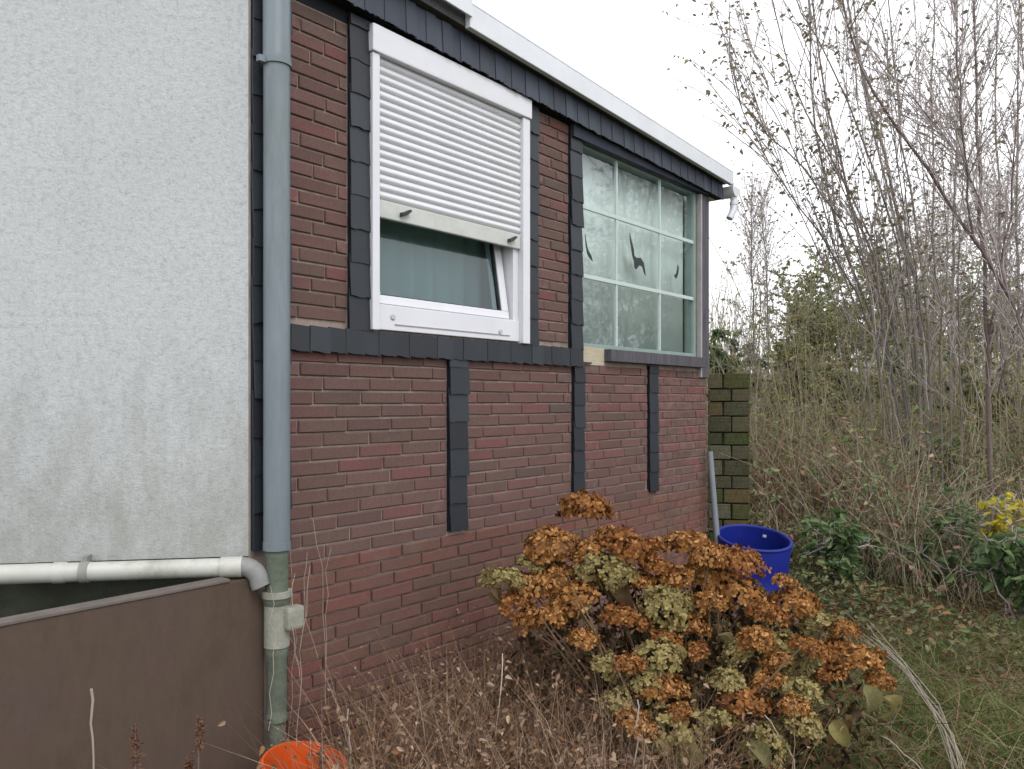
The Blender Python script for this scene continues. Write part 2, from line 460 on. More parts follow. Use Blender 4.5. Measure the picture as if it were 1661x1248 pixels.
M_head2 = leafmat('dried_petals_red', [(124, 80, 42), (150, 100, 56), (96, 60, 36), (178, 128, 80), (132, 86, 48), (62, 42, 30)], 0.25, 0.8, 0.1)
M_pale = leafmat('pale_petals', [(142, 130, 84), (156, 144, 98), (126, 116, 74), (170, 156, 108), (142, 124, 76), (106, 94, 62)], 0.3, 0.8, 0.1)
M_hleaf = random_mat('wilted_leaf', [(0, srgb(128, 118, 70)), (0.3, srgb(138, 128, 86)), (0.55, srgb(120, 118, 82)), (0.8, srgb(118, 96, 64)), (1, srgb(96, 82, 58))], 0.7, 0.2, island=False, transl=0.3, nscale=16, nvar=0.3)
M_hstem = plain('woody_stem', srgb(104, 86, 66)[:3], 0.9, 0.1, 0.3, 15)
M_dock = leafmat('seed_heads', [(92, 66, 50), (108, 72, 54), (76, 56, 44)], 0.1)

def ground_material():
    m, N, Lk, b = mat('garden_soil', 0.95, 0.1)
    n1 = noise(N, Lk, 0.9, 8, 0.7)
    r1 = ramp(N, [(0.35, srgb(84, 74, 58)), (0.5, srgb(96, 92, 62)), (0.62, srgb(84, 96, 56)), (0.75, srgb(108, 90, 70))])
    Lk.new(n1.outputs[0], r1.inputs[0])
    n2 = noise(N, Lk, 26, 6, 0.75)
    r2 = ramp(N, [(0.3, (0.6,) * 3), (0.7, (1.25,) * 3)])
    Lk.new(n2.outputs[0], r2.inputs[0])
    Lk.new(mixc(N, Lk, 1.0, r1.outputs[0], r2.outputs[0], 'MULTIPLY'), b.inputs['Base Color'])
    bump(N, Lk, b, n2.outputs[0], 0.8, 0.03)
    return m
M_ground = ground_material()

# ------------------------------------------------------------------ ground
def ground():
    # fine near the garden, coarse to the horizon
    xs = np.concatenate([np.linspace(-150, -8, 12), np.linspace(-6, 14, 70), np.linspace(17, 150, 12)])
    ys = np.concatenate([np.linspace(-60, -3, 8), np.linspace(-1, 20, 70), np.linspace(24, 220, 14)])
    X, Y = np.meshgrid(xs, ys, indexing='ij')
    Z = 0.025 * np.sin(X * 1.7 + 0.6 * Y) + 0.02 * np.sin(Y * 2.3 - X) - 0.02
    V = np.stack([X, Y, Z], -1).reshape(-1, 3)
    ny = len(ys)
    i, j = np.meshgrid(np.arange(len(xs) - 1), np.arange(ny - 1), indexing='ij')
    a = (i * ny + j).ravel()
    F = np.stack([a, a + ny, a + ny + 1, a + 1], -1)
    o = link('ground', quads_mesh('ground', V, F, M_ground, True))
    o['kind'] = 'structure'
ground()

# ------------------------------------------------------------------ the brick house
WALL_ROT = math.atan2(0.7711, 0.6366)
W0 = (-0.919, 3.29)                     # a point of the wall plane; local x runs along the wall, -y points to the garden
house = empty('brick_house', (W0[0], W0[1], 0), WALL_ROT,
              'red brown brick house with dark slate bands, one shuttered and one gridded window', 'house')
H0 = EYE
END = 3.83
def verge(s): return H0 + 1.857 - 0.046 * (s - 0.962)
def fas(s): return H0 + 1.71 - 0.034 * (s - 0.5)

# openings (s0, s1, z0, z1)
WIN1 = (0.43, 1.52, H0 + 0.33, H0 + 1.66)
WIN2 = (2.095, 3.69, H0 + 0.325, H0 + 1.60)

def wall_slab():
    xs = sorted({-0.19, WIN1[0], WIN1[1], WIN2[0], WIN2[1], END})
    mb = MB()
    for x0, x1 in zip(xs[:-1], xs[1:]):
        mid = (x0 + x1) / 2
        holes = [wn for wn in (WIN1, WIN2) if wn[0] <= mid <= wn[1]]
        top = H0 + 1.66
        if holes:
            wn = holes[0]
            mb.box(x0, x1, 0, 0.24, -0.2, wn[2])
            if wn[3] < top: mb.box(x0, x1, 0, 0.24, wn[3], top)
        else:
            mb.box(x0, x1, 0, 0.24, -0.2, top)
    return mb.build('brick_wall', M_mortar, house)
wall = wall_slab()

# side, back and inner walls so that the rooms are closed and dark
mb = MB()
mb.box(END - 0.24, END, 0.241, 6.0, -0.2, H0 + 1.64)
mb.box(-0.19, END - 0.241, 5.8, 6.0, -0.2, H0 + 1.64)
mb.box(-0.19, 0.0, 0.241, 5.799, -0.2, H0 + 1.64)
mb.box(1.70, 1.86, 0.241, 5.799, -0.2, H0 + 1.64)
mb.box(0.001, 1.699, 0.9, 1.0, 0.0, H0 + 1.64)
mb.box(1.861, END - 0.241, 0.9, 1.0, 0.0, H0 + 1.64)
mb.build('rear_wall', M_interior, house)

# wall top behind the fascia, following the roof
mb = MB()
mb.prism([(-0.19, H0 + 1.661), (END, H0 + 1.661), (END, verge(END) - 0.03), (-0.19, verge(-0.19) - 0.03)], 0.0, 0.24)
mb.build('wall_plate', M_backing, house)

# roof
mb = MB()
mb.prism([(-0.18, verge(-0.18)), (4.03, verge(4.03)), (4.03, verge(4.03) + 0.07), (-0.18, verge(-0.18) + 0.07)], -0.10, 6.3)
roof = mb.build('roof', M_roofing, house)
mb = MB()
mb.prism([(0.955, verge(0.955) - 0.012), (4.05, verge(4.05) - 0.012), (4.05, verge(4.05) + 0.085), (0.955, verge(0.955) + 0.105)], -0.135, -0.101)
mb.prism([(0.955, verge(0.955) + 0.106), (4.05, verge(4.05) + 0.086), (4.05, verge(4.05) + 0.098), (0.955, verge(0.955) + 0.118)], -0.135, 0.05)
mb.build('verge_trim', M_trim, roof, bevel=0.004)
mb = MB()
mb.prism([(-0.18, verge(-0.18) + 0.035), (0.96, verge(0.96) + 0.035), (0.96, verge(0.96) + 0.14), (-0.18, verge(-0.18) + 0.14)], -0.148, -0.136)
mb.build('verge_trim', M_trim, roof, bevel=0.003)
# eaves gutter at the low end: half-round channel seen end-on, with a short swan-neck
mb = MB()
prof = [(0.075 * math.cos(t), 0.075 * math.sin(t)) for t in np.linspace(math.pi, 2 * math.pi, 11)]
prof += [(0.069 * math.cos(t), 0.069 * math.sin(t)) for t in np.linspace(2 * math.pi, math.pi, 11)]
mb.prism([(4.12 + x, H0 + 1.70 + z) for x, z in prof], -0.13, 6.2)
mb.prism([(4.12 + 0.074 * math.cos(t), H0 + 1.70 + 0.074 * math.sin(t)) for t in np.linspace(math.pi, 2 * math.pi, 11)], -0.128, -0.122)
mb.build('gutter', M_trim, roof, smooth=True)
mb = MB()
mb.tube([(4.13, -0.10, H0 + 1.63), (4.13, -0.10, H0 + 1.57), (4.12, -0.10, H0 + 1.52), (4.09, -0.09, H0 + 1.47), (4.08, -0.085, H0 + 1.45)], 0.028, 12)
mb.tube([(4.13, -0.10, H0 + 1.585), (4.13, -0.10, H0 + 1.565)], 0.033, 12)
mb.build('gutter_outlet', M_trim, roof, smooth=True)

# ---- bricks
STRIPS = [  # slate strips (s0, s1, z0, z1)
    (-0.186, -0.02, H0 - 0.60, H0 + 1.70),
    (0.295, 0.418, H0 + 0.305, H0 + 1.70),
    (1.535, 1.650, H0 + 0.305, H0 + 1.67),
    (1.972, 2.090, H0 + 0.305, H0 + 1.655),
    (2.004, 2.118, H0 - 0.587, H0 + 0.205),
    (0.922, 1.053, H0 - 0.666, H0 + 0.205),
    (2.913, 3.034, H0 - 0.645, H0 + 0.235),
]
BAND = (-0.02, 2.09, H0 + 0.205, H0 + 0.308)
SILL = (2.365, 3.76, H0 + 0.235, H0 + 0.325)
PATCH = (2.09, 2.365, H0 + 0.215, H0 + 0.33)
CORNER = (3.685, END, H0 + 0.235, H0 + 1.66)
BLOCKED = STRIPS + [BAND, SILL, PATCH, CORNER, (WIN1[0] - 0.02, WIN1[1] + 0.02, WIN1[2] - 0.02, 9), (WIN2[0], WIN2[1], WIN2[2] - 0.01, 9)]
COURSE, BLEN, JOINT = 0.0600, 0.258, 0.0085

def free_spans(z0, z1, a, b):
    spans = [(a, b)]
    for s0, s1, q0, q1 in BLOCKED:
        if q1 <= z0 + 0.02 or q0 >= z1 - 0.02: continue
        new = []
        for x0, x1 in spans:
            if s1 <= x0 or s0 >= x1: new.append((x0, x1)); continue
            if s0 - x0 > 0.025: new.append((x0, s0 - 0.006))
            if x1 - s1 > 0.025: new.append((s1 + 0.006, x1))
        spans = new
    return spans

def brick_boxes():
    res = []
    z = 0.0
    row = 0
    while z < H0 + 1.66:
        z1 = min(z + COURSE - JOINT, H0 + 1.68)
        off = (0, BLEN / 2, BLEN / 4, BLEN * 0.75)[row % 4] + random.uniform(-0.012, 0.012)
        x = -0.6 + off
        while x < END:
            a, b = max(x, -0.02), min(x + BLEN - JOINT, END)
            x += BLEN
            if b - a < 0.02: continue
            for p, q in free_spans(z, z1, a, b):
                if q - p < 0.02: continue
                lo, hi = z, z1
                for s0, s1, q0, q1 in BLOCKED:        # trim a course that a slate band cuts
                    if s0 < (p + q) / 2 < s1:
                        if q0 < hi <= q1: hi = min(hi, q0 - 0.004)
                        if q0 <= lo < q1: lo = max(lo, q1 + 0.004)
                if hi - lo < 0.015: continue
                res.append((p, q, lo, hi))
        z += COURSE
        row += 1
    return res

def unit_brick(v):
    """brick slip 1 x 1, proud of the mortar, with worn arrises; 9 faces"""
    r = random.Random(v)
    j = lambda s: r.uniform(-s, s)
    e, g = 0.010, 0.07
    y0, y1 = 0.004, -0.006
    c = [(0, 0), (1, 0), (1, 1), (0, 1)]
    back = [(x, y0, z) for x, z in c]
    side = [(x + j(0.006), y1, z + j(0.04)) for x, z in c]
    front = [(x + (e if x == 0 else -e) + j(0.004), -0.013 + j(0.0015), z + (g if z == 0 else -g) + j(0.03)) for x, z in c]
    V = back + side + front
    F = [(8, 9, 10, 11)]
    for i in range(4):
        k = (i + 1) % 4
        F += [(i, k, 4 + k, 4 + i), (4 + i, 4 + k, 8 + k, 8 + i)]
    return np.array(V), F

UNITS = [unit_brick(v) for v in range(6)]
def brick_meshes(m, nm):
    ms = []
    for V, F in UNITS:
        me = bpy.data.meshes.new(nm)
        me.from_pydata(V.tolist(), [], F)
        bm = bmesh.new(); bm.from_mesh(me); bmesh.ops.recalc_face_normals(bm, faces=bm.faces); bm.to_mesh(me); bm.free()
        me.materials.append(m); ms.append(me)
    return ms
PLINTH_TOP = H0 - 0.665
MS_B, MS_P = brick_meshes(M_brick1, 'brick'), brick_meshes(M_plinth1, 'brick')

def img(s, z):
    X = W0[0] + s * 0.6366; Y = W0[1] + s * 0.7711
    return 830.5 + 1290 * X / Y, 648 - (z - H0) * 1290 / Y, Y
boxes = brick_boxes()
def shown(b):
    x, y, Y = img((b[0] + b[1]) / 2, (b[2] + b[3]) / 2)
    x0 = img(b[0], b[2])[0]; x1 = img(b[1], b[2])[0]
    area = max(0, x1 - max(x0, 468)) * (b[3] - b[2]) * 1290 / Y
    if y < 0 or y > 1215: return 0
    if x > 800 and y > 900: return 0            # behind the hydrangea
    if x > 600 and y > 1080: return 0           # behind the dry weeds
    return area
boxes.sort(key=shown, reverse=True)
for i, (p, q, lo, hi) in enumerate(boxes[:300]):
    pl = hi < PLINTH_TOP
    o = link('brick', (MS_P if pl else MS_B)[random.randrange(6)], wall)
    o.location = (p, -0.004 if pl else 0, lo)
    o.scale = (q - p, 0.68 + random.uniform(-0.10, 0.22), hi - lo)
    o.rotation_euler = (0, random.uniform(-0.004, 0.004), random.uniform(-0.006, 0.006))
for pl, m in ((False, M_brickN), (True, M_plinthN)):
    Vs, Fs, n = [], [], 0
    for (p, q, lo, hi) in boxes[300:]:
        if (hi < PLINTH_TOP) != pl: continue
        V, F = UNITS[random.randrange(6)]
        V = V * np.array((q - p, 0.68 + random.uniform(-0.10, 0.22), hi - lo)) + np.array((p, -0.004 if pl else 0, lo))
        Vs.append(V); Fs += [tuple(k + n for k in f) for f in F]; n += len(V)
    me = bpy.data.meshes.new('bricks')
    me.from_pydata(np.concatenate(Vs).tolist(), [], Fs)
    bm = bmesh.new(); bm.from_mesh(me); bmesh.ops.recalc_face_normals(bm, faces=bm.faces); bm.to_mesh(me); bm.free()
    o = link('brickwork', me, wall, m); o['kind'] = 'stuff'

# ---- slates
def unit_slate(v, m):
    r = random.Random(100 + v)
    n = 5
    bot = [(i / n + (r.uniform(-0.03, 0.01) if i == 0 else r.uniform(-0.01, 0.03) if i == n else 0), r.uniform(-0.03, 0.03)) for i in range(n + 1)]
    poly = bot + [(1, 1), (0, 1)]
    mb = MB(); mb.prism(poly, -0.006, 0)
    me = bpy.data.meshes.new('slate')
    me.from_pydata(np.concatenate(mb.v).tolist(), [], mb.f)
    bm = bmesh.new(); bm.from_mesh(me); bmesh.ops.recalc_face_normals(bm, faces=bm.faces); bm.to_mesh(me); bm.free()
    me.materials.append(m)
    return me
SL = [unit_slate(v, M_slate) for v in range(6)]
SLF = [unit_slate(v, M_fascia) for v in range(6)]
def slate(parent, x, z, wd, ht, y, tilt=0.05, roll=0.0, meshes=SL):
    o = link('slate', meshes[random.randrange(6)], parent)
    o.location = (x, y, z); o.scale = (wd, 1.15, ht)
    o.rotation_euler = (-tilt + random.uniform(-0.008, 0.008), roll + random.uniform(-0.012, 0.012), random.uniform(-0.01, 0.01))
    return o

for k, (s0, s1, z0, z1) in enumerate(STRIPS):
    mb = MB(); mb.box(s0 + 0.004, s1 - 0.004, -0.014, 0.002, z0 + 0.002, z1)
    back = mb.build('slate_strip', M_backing, house)
    z = z0
    ex = 0.150 if k < 4 else 0.138
    while z < z1 - 0.03:
        h = min(ex + 0.035, z1 - z)
        slate(back, s0 + random.uniform(-0.006, 0.004), z, s1 - s0 + random.uniform(-0.006, 0.006), h, -0.0245 - random.uniform(0, 0.004), 0.05)
        z += ex
mb = MB(); mb.box(BAND[0] + 0.002, BAND[1] - 0.002, -0.016, 0.002, BAND[2] + 0.004, BAND[3] - 0.002)
back = mb.build('slate_band', M_backing, house)
x = BAND[0]; i = 0
while x < BAND[1] - 0.02:
    slate(back, x, BAND[2] - 0.002, min(0.104, BAND[1] - x), 0.108, -0.029 - 0.002 * (i % 2), 0.05, 0.05)
    x += 0.094; i += 1
# fascia under the verge
mb = MB()
mb.prism([(-0.02, fas(-0.02) + 0.006), (4.0, fas(4.0) + 0.006), (4.0, verge(4.0) - 0.004), (-0.02, verge(-0.02) - 0.004)], -0.050, -0.002)
back = mb.build('slate_fascia', M_backing, house)
x = -0.02; i = 0
while x < 3.99:
    wd = 0.064 + random.uniform(-0.012, 0.012)
    z0 = fas(x + wd / 2)
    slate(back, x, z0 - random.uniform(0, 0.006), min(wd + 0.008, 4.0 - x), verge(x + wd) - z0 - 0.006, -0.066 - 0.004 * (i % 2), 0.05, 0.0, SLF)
    x += wd; i += 1

# ---- window with the half lowered roller shutter
win = MB()
z0, z1 = H0 + 0.316, H0 + 1.562
win.box(0.447, 1.485, -0.020, 0.10, z0 + 0.004, H0 + 0.437)       # bottom member
win.box(0.447, 0.468, -0.006, 0.10, H0 + 0.437, z1)
win.box(1.440, 1.485, -0.012, 0.10, H0 + 0.437, z1)
win.box(0.468, 1.440, 0.03, 0.10, z1 - 0.05, z1)
win1 = win.build('window', M_white, house, bevel=0.004)
win1['label'] = 'white plastic window half covered by a lowered roller shutter, its sash tilted open'
mb = MB(); mb.box(0.404, 0.4465, -0.048, 0.06, z0 - 0.002, H0 + 1.563); mb.build('guide_rail', M_white, win1, bevel=0.004)
mb = MB(); mb.box(1.4855, 1.546, -0.048, 0.06, z0 - 0.006, H0 + 1.563); mb.build('guide_rail', M_white, win1, bevel=0.004)
mb = MB(); mb.prism([(0.398, H0 + 1.566), (1.552, H0 + 1.566), (1.552, H0 + 1.676), (0.398, H0 + 1.690)], -0.058, 0.12)
mb.build('shutter_box', M_white, win1, bevel=0.006)
# slats: bowed profile, each a hair further in than the one below
def slat_mesh():
    n = 7
    prof = []
    for i in range(n + 1):
        t = i / n
        prof.append((-0.0115 * math.sin(math.pi * min(1, t * 1.08)) , t * 0.0375))
    V, F = [], []
    for x in (0, 1):
        for y, z in prof: V.append((x, y, z))
        for y, z in prof: V.append((x, y + 0.004, z))
    m = n + 1
    for i in range(n):
        F.append((i, i + 2 * m, i + 1 + 2 * m, i + 1))
        F.append((i + m, i + 1 + m, i + 1 + 3 * m, i + 3 * m))
    F += [(0, m, 3 * m, 2 * m), (n, 2 * m + n, 3 * m + n, m + n)]
    me = bpy.data.meshes.new('shutter_slat'); me.from_pydata(V, [], F)
    bm = bmesh.new(); bm.from_mesh(me); bmesh.ops.recalc_face_normals(bm, faces=bm.faces); bm.to_mesh(me); bm.free()
    me.polygons.foreach_set('use_smooth', [True] * len(me.polygons))
    me.set_sharp_from_angle(angle=R(50))
    me.materials.append(M_shutter)
    return me
sm = slat_mesh()
for i in range(17):
    o = link('shutter_slat', sm, win1)
    o.location = (0.449, -0.018 + random.uniform(-0.001, 0.001), H0 + 0.918 + i * 0.0382)
    o.scale = (1.035, 1, 1)
mb = MB(); mb.box(0.449, 1.484, -0.030, -0.004, H0 + 0.832, H0 + 0.914); mb.build('end_bar', M_endbar, win1, bevel=0.005)
for s in (0.580, 1.366):
    mb = MB(); mb.prism([(s, H0 + 0.852), (s + 0.028, H0 + 0.862), (s + 0.062, H0 + 0.886), (s + 0.052, H0 + 0.894), (s + 0.02, H0 + 0.876), (s, H0 + 0.872)], -0.055, -0.031)
    mb.build('stop_hook', M_rubber, win1, bevel=0.003)
for s, z in ((0.548, H0 + 0.383), (1.318, H0 + 0.365)):
    mb = MB(); mb.tube([(s, -0.021, z), (s, -0.026, z)], [0.016, 0.012], 12); mb.build('drain_cap', plain('cap_grey', (0.4, 0.4, 0.42), 0.5), win1)
mb = MB(); mb.box(0.56, 1.40, -0.0245, -0.0205, H0 + 0.347, H0 + 0.351); mb.build('drip_line', plain('drip_groove', (0.3, 0.3, 0.33), 0.6), win1)
# sash, hinged at the bottom and tilted into the room
TILT = R(9)
def sash_part(mb, name, m, bevel=0.0):
    o = mb.build(name, m, win1, bevel=bevel)
    o.location = (0, 0.022, H0 + 0.440); o.rotation_euler = (-TILT, 0, 0)
    return o
mb = MB()
mb.box(0.470, 1.425, -0.020, 0.05, 0.0, 0.042)
mb.box(0.470, 0.500, -0.020, 0.05, 0.042, 1.06)
mb.box(1.372, 1.425, -0.020, 0.05, 0.042, 1.06)
mb.box(0.500, 1.372, -0.020, 0.05, 1.02, 1.06)
sash_part(mb, 'sash', M_white, 0.004)
mb = MB()
for a in ((0.500, 0.507, 0.042, 1.02), (1.365, 1.372, 0.042, 1.02), (0.507, 1.365, 0.042, 0.048)):
    mb.box(a[0], a[1], -0.012, 0.012, a[2], a[3])
sash_part(mb, 'glazing_seal', M_rubber)
mb = MB(); mb.box(0.508, 1.364, 0.0, 0.008, 0.049, 1.019)
sash_part(mb, 'pane', M_glass_small)
def wavy(name, x0, x1, z0, z1, y, amp, waves, m, parent):
    n = waves * 8
    xs = np.linspace(x0, x1, n + 1)
    ys = y + amp * np.sin(np.linspace(0, waves * 2 * np.pi, n + 1)) + amp * 0.5 * np.sin(np.linspace(0, waves * 4.7, n + 1))
    V = np.concatenate([np.stack([xs, ys, np.full(n + 1, z)], -1) for z in (z0, z1)])
    i = np.arange(n)
    F = np.stack([i, i + 1, i + n + 2, i + n + 1], -1)
    o = link(name, quads_mesh(name, V, F, m, True), parent)
    md = o.modifiers.new('thickness', 'SOLIDIFY'); md.thickness = 0.003
    return o
wavy('curtain', 0.40, 1.56, H0 + 0.30, H0 + 1.55, 0.215, 0.008, 9, M_curtain, win1)

# ---- large fixed window with glazing bars
fr = MB()
s0, s1, z0, z1 = WIN2
fr.box(s0 + 0.001, s0 + 0.018, 0.010, 0.09, z0 + 0.001, z1)
fr.box(s1 - 0.040, s1 - 0.001, 0.010, 0.09, z0 + 0.001, z1)
fr.box(s0 + 0.018, s1 - 0.040, 0.010, 0.09, z0 + 0.001, z0 + 0.026)
fr.box(s0 + 0.018, s1 - 0.040, 0.010, 0.09, z1 - 0.02, z1)
M_frame2 = plain('grey_green_frame', srgb(128, 144, 140)[:3], 0.5, 0.3, 0.1, 9)
win2 = fr.build('window', M_frame2, house, bevel=0.003)
win2['label'] = 'large fixed window divided by thin pale bars, with dark bird stickers on the glass'
mb = MB(); mb.box(s0 + 0.019, s1 - 0.041, 0.030, 0.036, z0 + 0.027, z1 - 0.021); mb.build('pane', M_glass, win2)
for z in (H0 + 1.205, H0 + 0.772):
    mb = MB(); mb.box(s0 + 0.019, s1 - 0.041, 0.012, 0.029, z - 0.013, z + 0.013); mb.build('glazing_bar', M_bar, win2, bevel=0.003)
for s in (2.553, 3.134):
    mb = MB()
    for a, b in ((z0 + 0.027, H0 + 0.758), (H0 + 0.786, H0 + 1.191), (H0 + 1.219, z1 - 0.021)):
        mb.box(s - 0.008, s + 0.008, 0.014, 0.029, a, b)
    mb.build('glazing_bar', M_bar, win2)
BIRDS = [
    [(2.200, 1.040), (2.215, 0.985), (2.232, 0.945), (2.268, 0.915), (2.285, 0.880), (2.262, 0.890), (2.236, 0.905), (2.220, 0.930), (2.206, 0.985)],
    [(2.735, 1.135), (2.760, 1.085), (2.790, 1.030), (2.800, 0.985), (2.835, 0.975), (2.880, 0.985), (2.925, 0.955), (2.945, 0.895), (2.950, 0.865),
     (2.925, 0.890), (2.905, 0.925), (2.868, 0.930), (2.845, 0.915), (2.822, 0.895), (2.802, 0.905), (2.795, 0.945), (2.770, 0.985), (2.755, 1.040), (2.740, 1.090)],
    [(3.425, 1.010), (3.440, 0.985), (3.432, 0.940), (3.405, 0.900), (3.380, 0.905), (3.372, 0.925), (3.398, 0.935), (3.412, 0.965)],
]
for poly in BIRDS:
    mb = MB(); mb.prism([(s, H0 + z) for s, z in poly[::-1]], 0.0265, 0.0295)
    mb.build('bird_sticker', M_bird, win2)
wavy('blind', s0 + 0.02, s1 - 0.042, z0 + 0.028, z1 - 0.02, 0.10, 0.002, 16, M_blind, win2)
mb = MB(); mb.box(1.975, 3.80, -0.046, 0.0, H0 + 1.585, H0 + 1.668); mb.build('head_board', plain('dark_head_board', srgb(46, 50, 60)[:3], 0.7, 0.2), win2)
mb = MB(); mb.box(SILL[0], SILL[1] - 0.06, -0.060, 0.03, SILL[2] + 0.008, SILL[3] - 0.004)
o = mb.build('sill', M_board, win2, bevel=0.004); o['label'] = 'weathered dark grey sill board, broken off at its left end'
mb = MB(); mb.box(PATCH[0], PATCH[1] - 0.004, -0.010, 0.01, PATCH[2], PATCH[3] - 0.004); mb.build('bare_batten', M_paleboard, win2)
mb = MB(); mb.box(2.09, 2.20, -0.022, -0.0105, PATCH[2] + 0.006, PATCH[2] + 0.016); mb.build('loose_slat', M_rubber, win2)
# corner boards
mb = MB(); mb.box(3.688, 3.712, -0.030, 0.0, H0 + 0.17, H0 + 1.58); mb.build('corner_board', plain('pale_corner_board', srgb(150, 146, 148)[:3], 0.7, 0.2, 0.15, 8), house)
mb = MB(); mb.box(3.7125, END + 0.015, -0.022, 0.0, H0 + 0.17, H0 + 1.66); mb.build('corner_board', M_board, house)

# ------------------------------------------------------------------ rain downpipe on the slate corner
dp = empty('downpipe', (W0[0] + -0.123 * 0.6366 + 0.09 * 0.7711, W0[1] + -0.123 * 0.7711 - 0.09 * 0.6366, 0), WALL_ROT,
           'tall blue grey metal rain downpipe between the white rendered wall and the brickwork', 'downpipe')
mb = MB()
mb.tube([(0, 0, H0 - 0.575), (0, 0, H0 + 1.335)], 0.0515, 28)
mb.build('pipe', M_zinc, dp, smooth=True)
mb = MB()
mb.tube([(0, 0, H0 + 1.33), (0, 0, H0 + 1.345), (0, 0, H0 + 1.36), (0, 0, H0 + 2.1)], [0.056, 0.0565, 0.0535, 0.0535], 28)
mb.build('pipe', M_zinc, dp, smooth=True)
mb = MB()
mb.tube([(0, 0, H0 + 1.312), (0, 0, H0 + 1.33)], 0.0585, 28)
mb.box(-0.085, -0.055, -0.010, 0.010, H0 + 1.309, H0 + 1.333)
mb.box(-0.010, 0.010, 0.058, 0.09, H0 + 1.314, H0 + 1.328)
mb.build('pipe_clamp', M_zinc, dp, smooth=True)
mb = MB(); mb.tube([(0, 0, H0 - 0.592), (0, 0, H0 - 0.562)], 0.054, 28); mb.build('pipe_end', M_zinc, dp, smooth=True)
mb = MB()
mb.lathe([(0.0, -0.02), (0.030, -0.02), (0.030, 0.37), (0.041, 0.375), (0.041, 0.40), (0.036, 0.41), (0.040, 0.43), (0.040, 0.62), (0.045, 0.635), (0.045, 0.665),
          (0.040, 0.675), (0.040, 0.82), (0.052, 0.835), (0.052, 0.88), (0.044, 0.885), (0.044, H0 - 0.62), (0.046, H0 - 0.61), (0.040, H0 - 0.59), (0.0, H0 - 0.585)], 28)
st = mb.build('standpipe', M_clay, dp, smooth=True)
mb = MB()
mb.lathe([(0.0445, 0.665), (0.0495, 0.668), (0.0495, 0.86), (0.0445, 0.863)], 28)
mb.build('collar', M_claypale, st, smooth=True)
mb = MB(); mb.box(0.0, 0.080, -0.075, -0.02, 0.735, 0.825); mb.build('cement_lump', M_claypale, st, bevel=0.014)
mb = MB(); mb.tube([(0, 0, 0.862), (0, 0, 0.886)], 0.057, 28); mb.build('collar', M_claypale, st, smooth=True)

# ------------------------------------------------------------------ white rendered house to the left
SD = norm(np.array((-0.893, -0.148)))                 # the rendered wall runs to the left, a little towards the camera
SROT = math.atan2(SD[1], SD[0]) - math.pi
corner = np.array((W0[0] - 0.186 * 0.6366, W0[1] - 0.186 * 0.7711))
nb = empty('rendered_house', (corner[0], corner[1], 0), SROT,
           'white roughcast rendered house wall with grey stains above a white pipe', 'house')
mb = MB(); mb.box(-4.5, 0.001, 0.0, 0.3, H0 - 0.62, H0 + 5.0)
# slightly ragged plaster edge at the corner
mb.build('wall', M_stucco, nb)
for k in range(26):
    z = H0 - 0.60 + k * 0.092 + random.uniform(-0.02, 0.02)
    if z > H0 + 1.7: break
mb = MB(); mb.box(-4.5, -0.02, 0.03, 0.3, -0.2, H0 - 0.621); mb.build('plinth', M_mossplinth, nb)
mb = MB(); mb.box(-4.5, -4.3, 0.301, 5, -0.2, H0 + 5.0); mb.box(-4.299, -0.2, 4.8, 5, -0.2, H0 + 5.0); mb.box(-4.7, -0.1, -0.1, 5.1, H0 + 5.001, H0 + 5.15)
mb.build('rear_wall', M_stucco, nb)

# white waste pipe along its foot
wp = empty('waste_pipe', (corner[0], corner[1], 0), SROT, 'white plastic pipe running along the foot of the rendered wall to a bend', 'pipe')
zc = H0 - 0.652
mb = MB(); mb.tube([(-4.4, -0.045, zc + 0.003), (-0.69, -0.045, zc)], 0.037, 20); mb.build('pipe', M_pvc, wp, smooth=True)
mb = MB(); mb.tube([(-0.70, -0.045, zc), (-0.66, -0.045, zc), (-0.655, -0.045, zc), (-0.015, -0.045, zc)], [0.040, 0.040, 0.0365, 0.036], 20); mb.build('pipe', M_pvc, wp, smooth=True)
mb = MB(); mb.tube([(-0.10, -0.045, zc), (-0.02, -0.045, zc)], 0.0405, 20); mb.build('sleeve', M_pvc, wp, smooth=True)
pts = []
for t in np.linspace(0, math.pi / 2, 9):
    pts.append((-0.02 + 0.066 * math.sin(t), -0.045 - 0.010 * math.sin(t), zc - 0.066 * (1 - math.cos(t))))
pts.append((0.051, -0.056, zc - 0.078))
mb = MB(); mb.tube(pts, [0.037] * 8 + [0.037, 0.037], 20)
M_oldpvc = plain('grey_pvc', (0.22, 0.22, 0.215), 0.5, 0.3, 0.2, 9, dirt=(0.10, 0.10, 0.09, 1), dirt_amt=0.8)
mb.build('elbow', M_oldpvc, wp, smooth=True)
mb = MB(); mb.tube([(-0.605, -0.045, zc), (-0.575, -0.045, zc)], 0.041, 20); mb.box(-0.598, -0.582, -0.052, 0.0, zc + 0.036, zc + 0.058)
mb.build('pipe_clip', plain('old_clip', (0.24, 0.24, 0.22), 0.6), wp, smooth=True)

# ------------------------------------------------------------------ low brown wall
bw = empty('low_wall', (W0[0], W0[1], 0), WALL_ROT, 'low smooth brown painted wall in front of the white rendered house', 'wall')
mb = MB()
tb = H0 - 0.697
mb.prism([(-2.4, -0.2), (-0.150, -0.2), (-0.150, tb - 0.115), (-0.205, tb - 0.012), (-0.215, tb), (-2.4, tb)], -0.045, 0.015)
mb.build('panel', M_brown, bw, bevel=0.004)
mb = MB(); mb.box(-2.4, -0.30, -0.050, 0.018, tb + 0.001, tb + 0.013); mb.build('cap', M_browncap, bw, bevel=0.003)

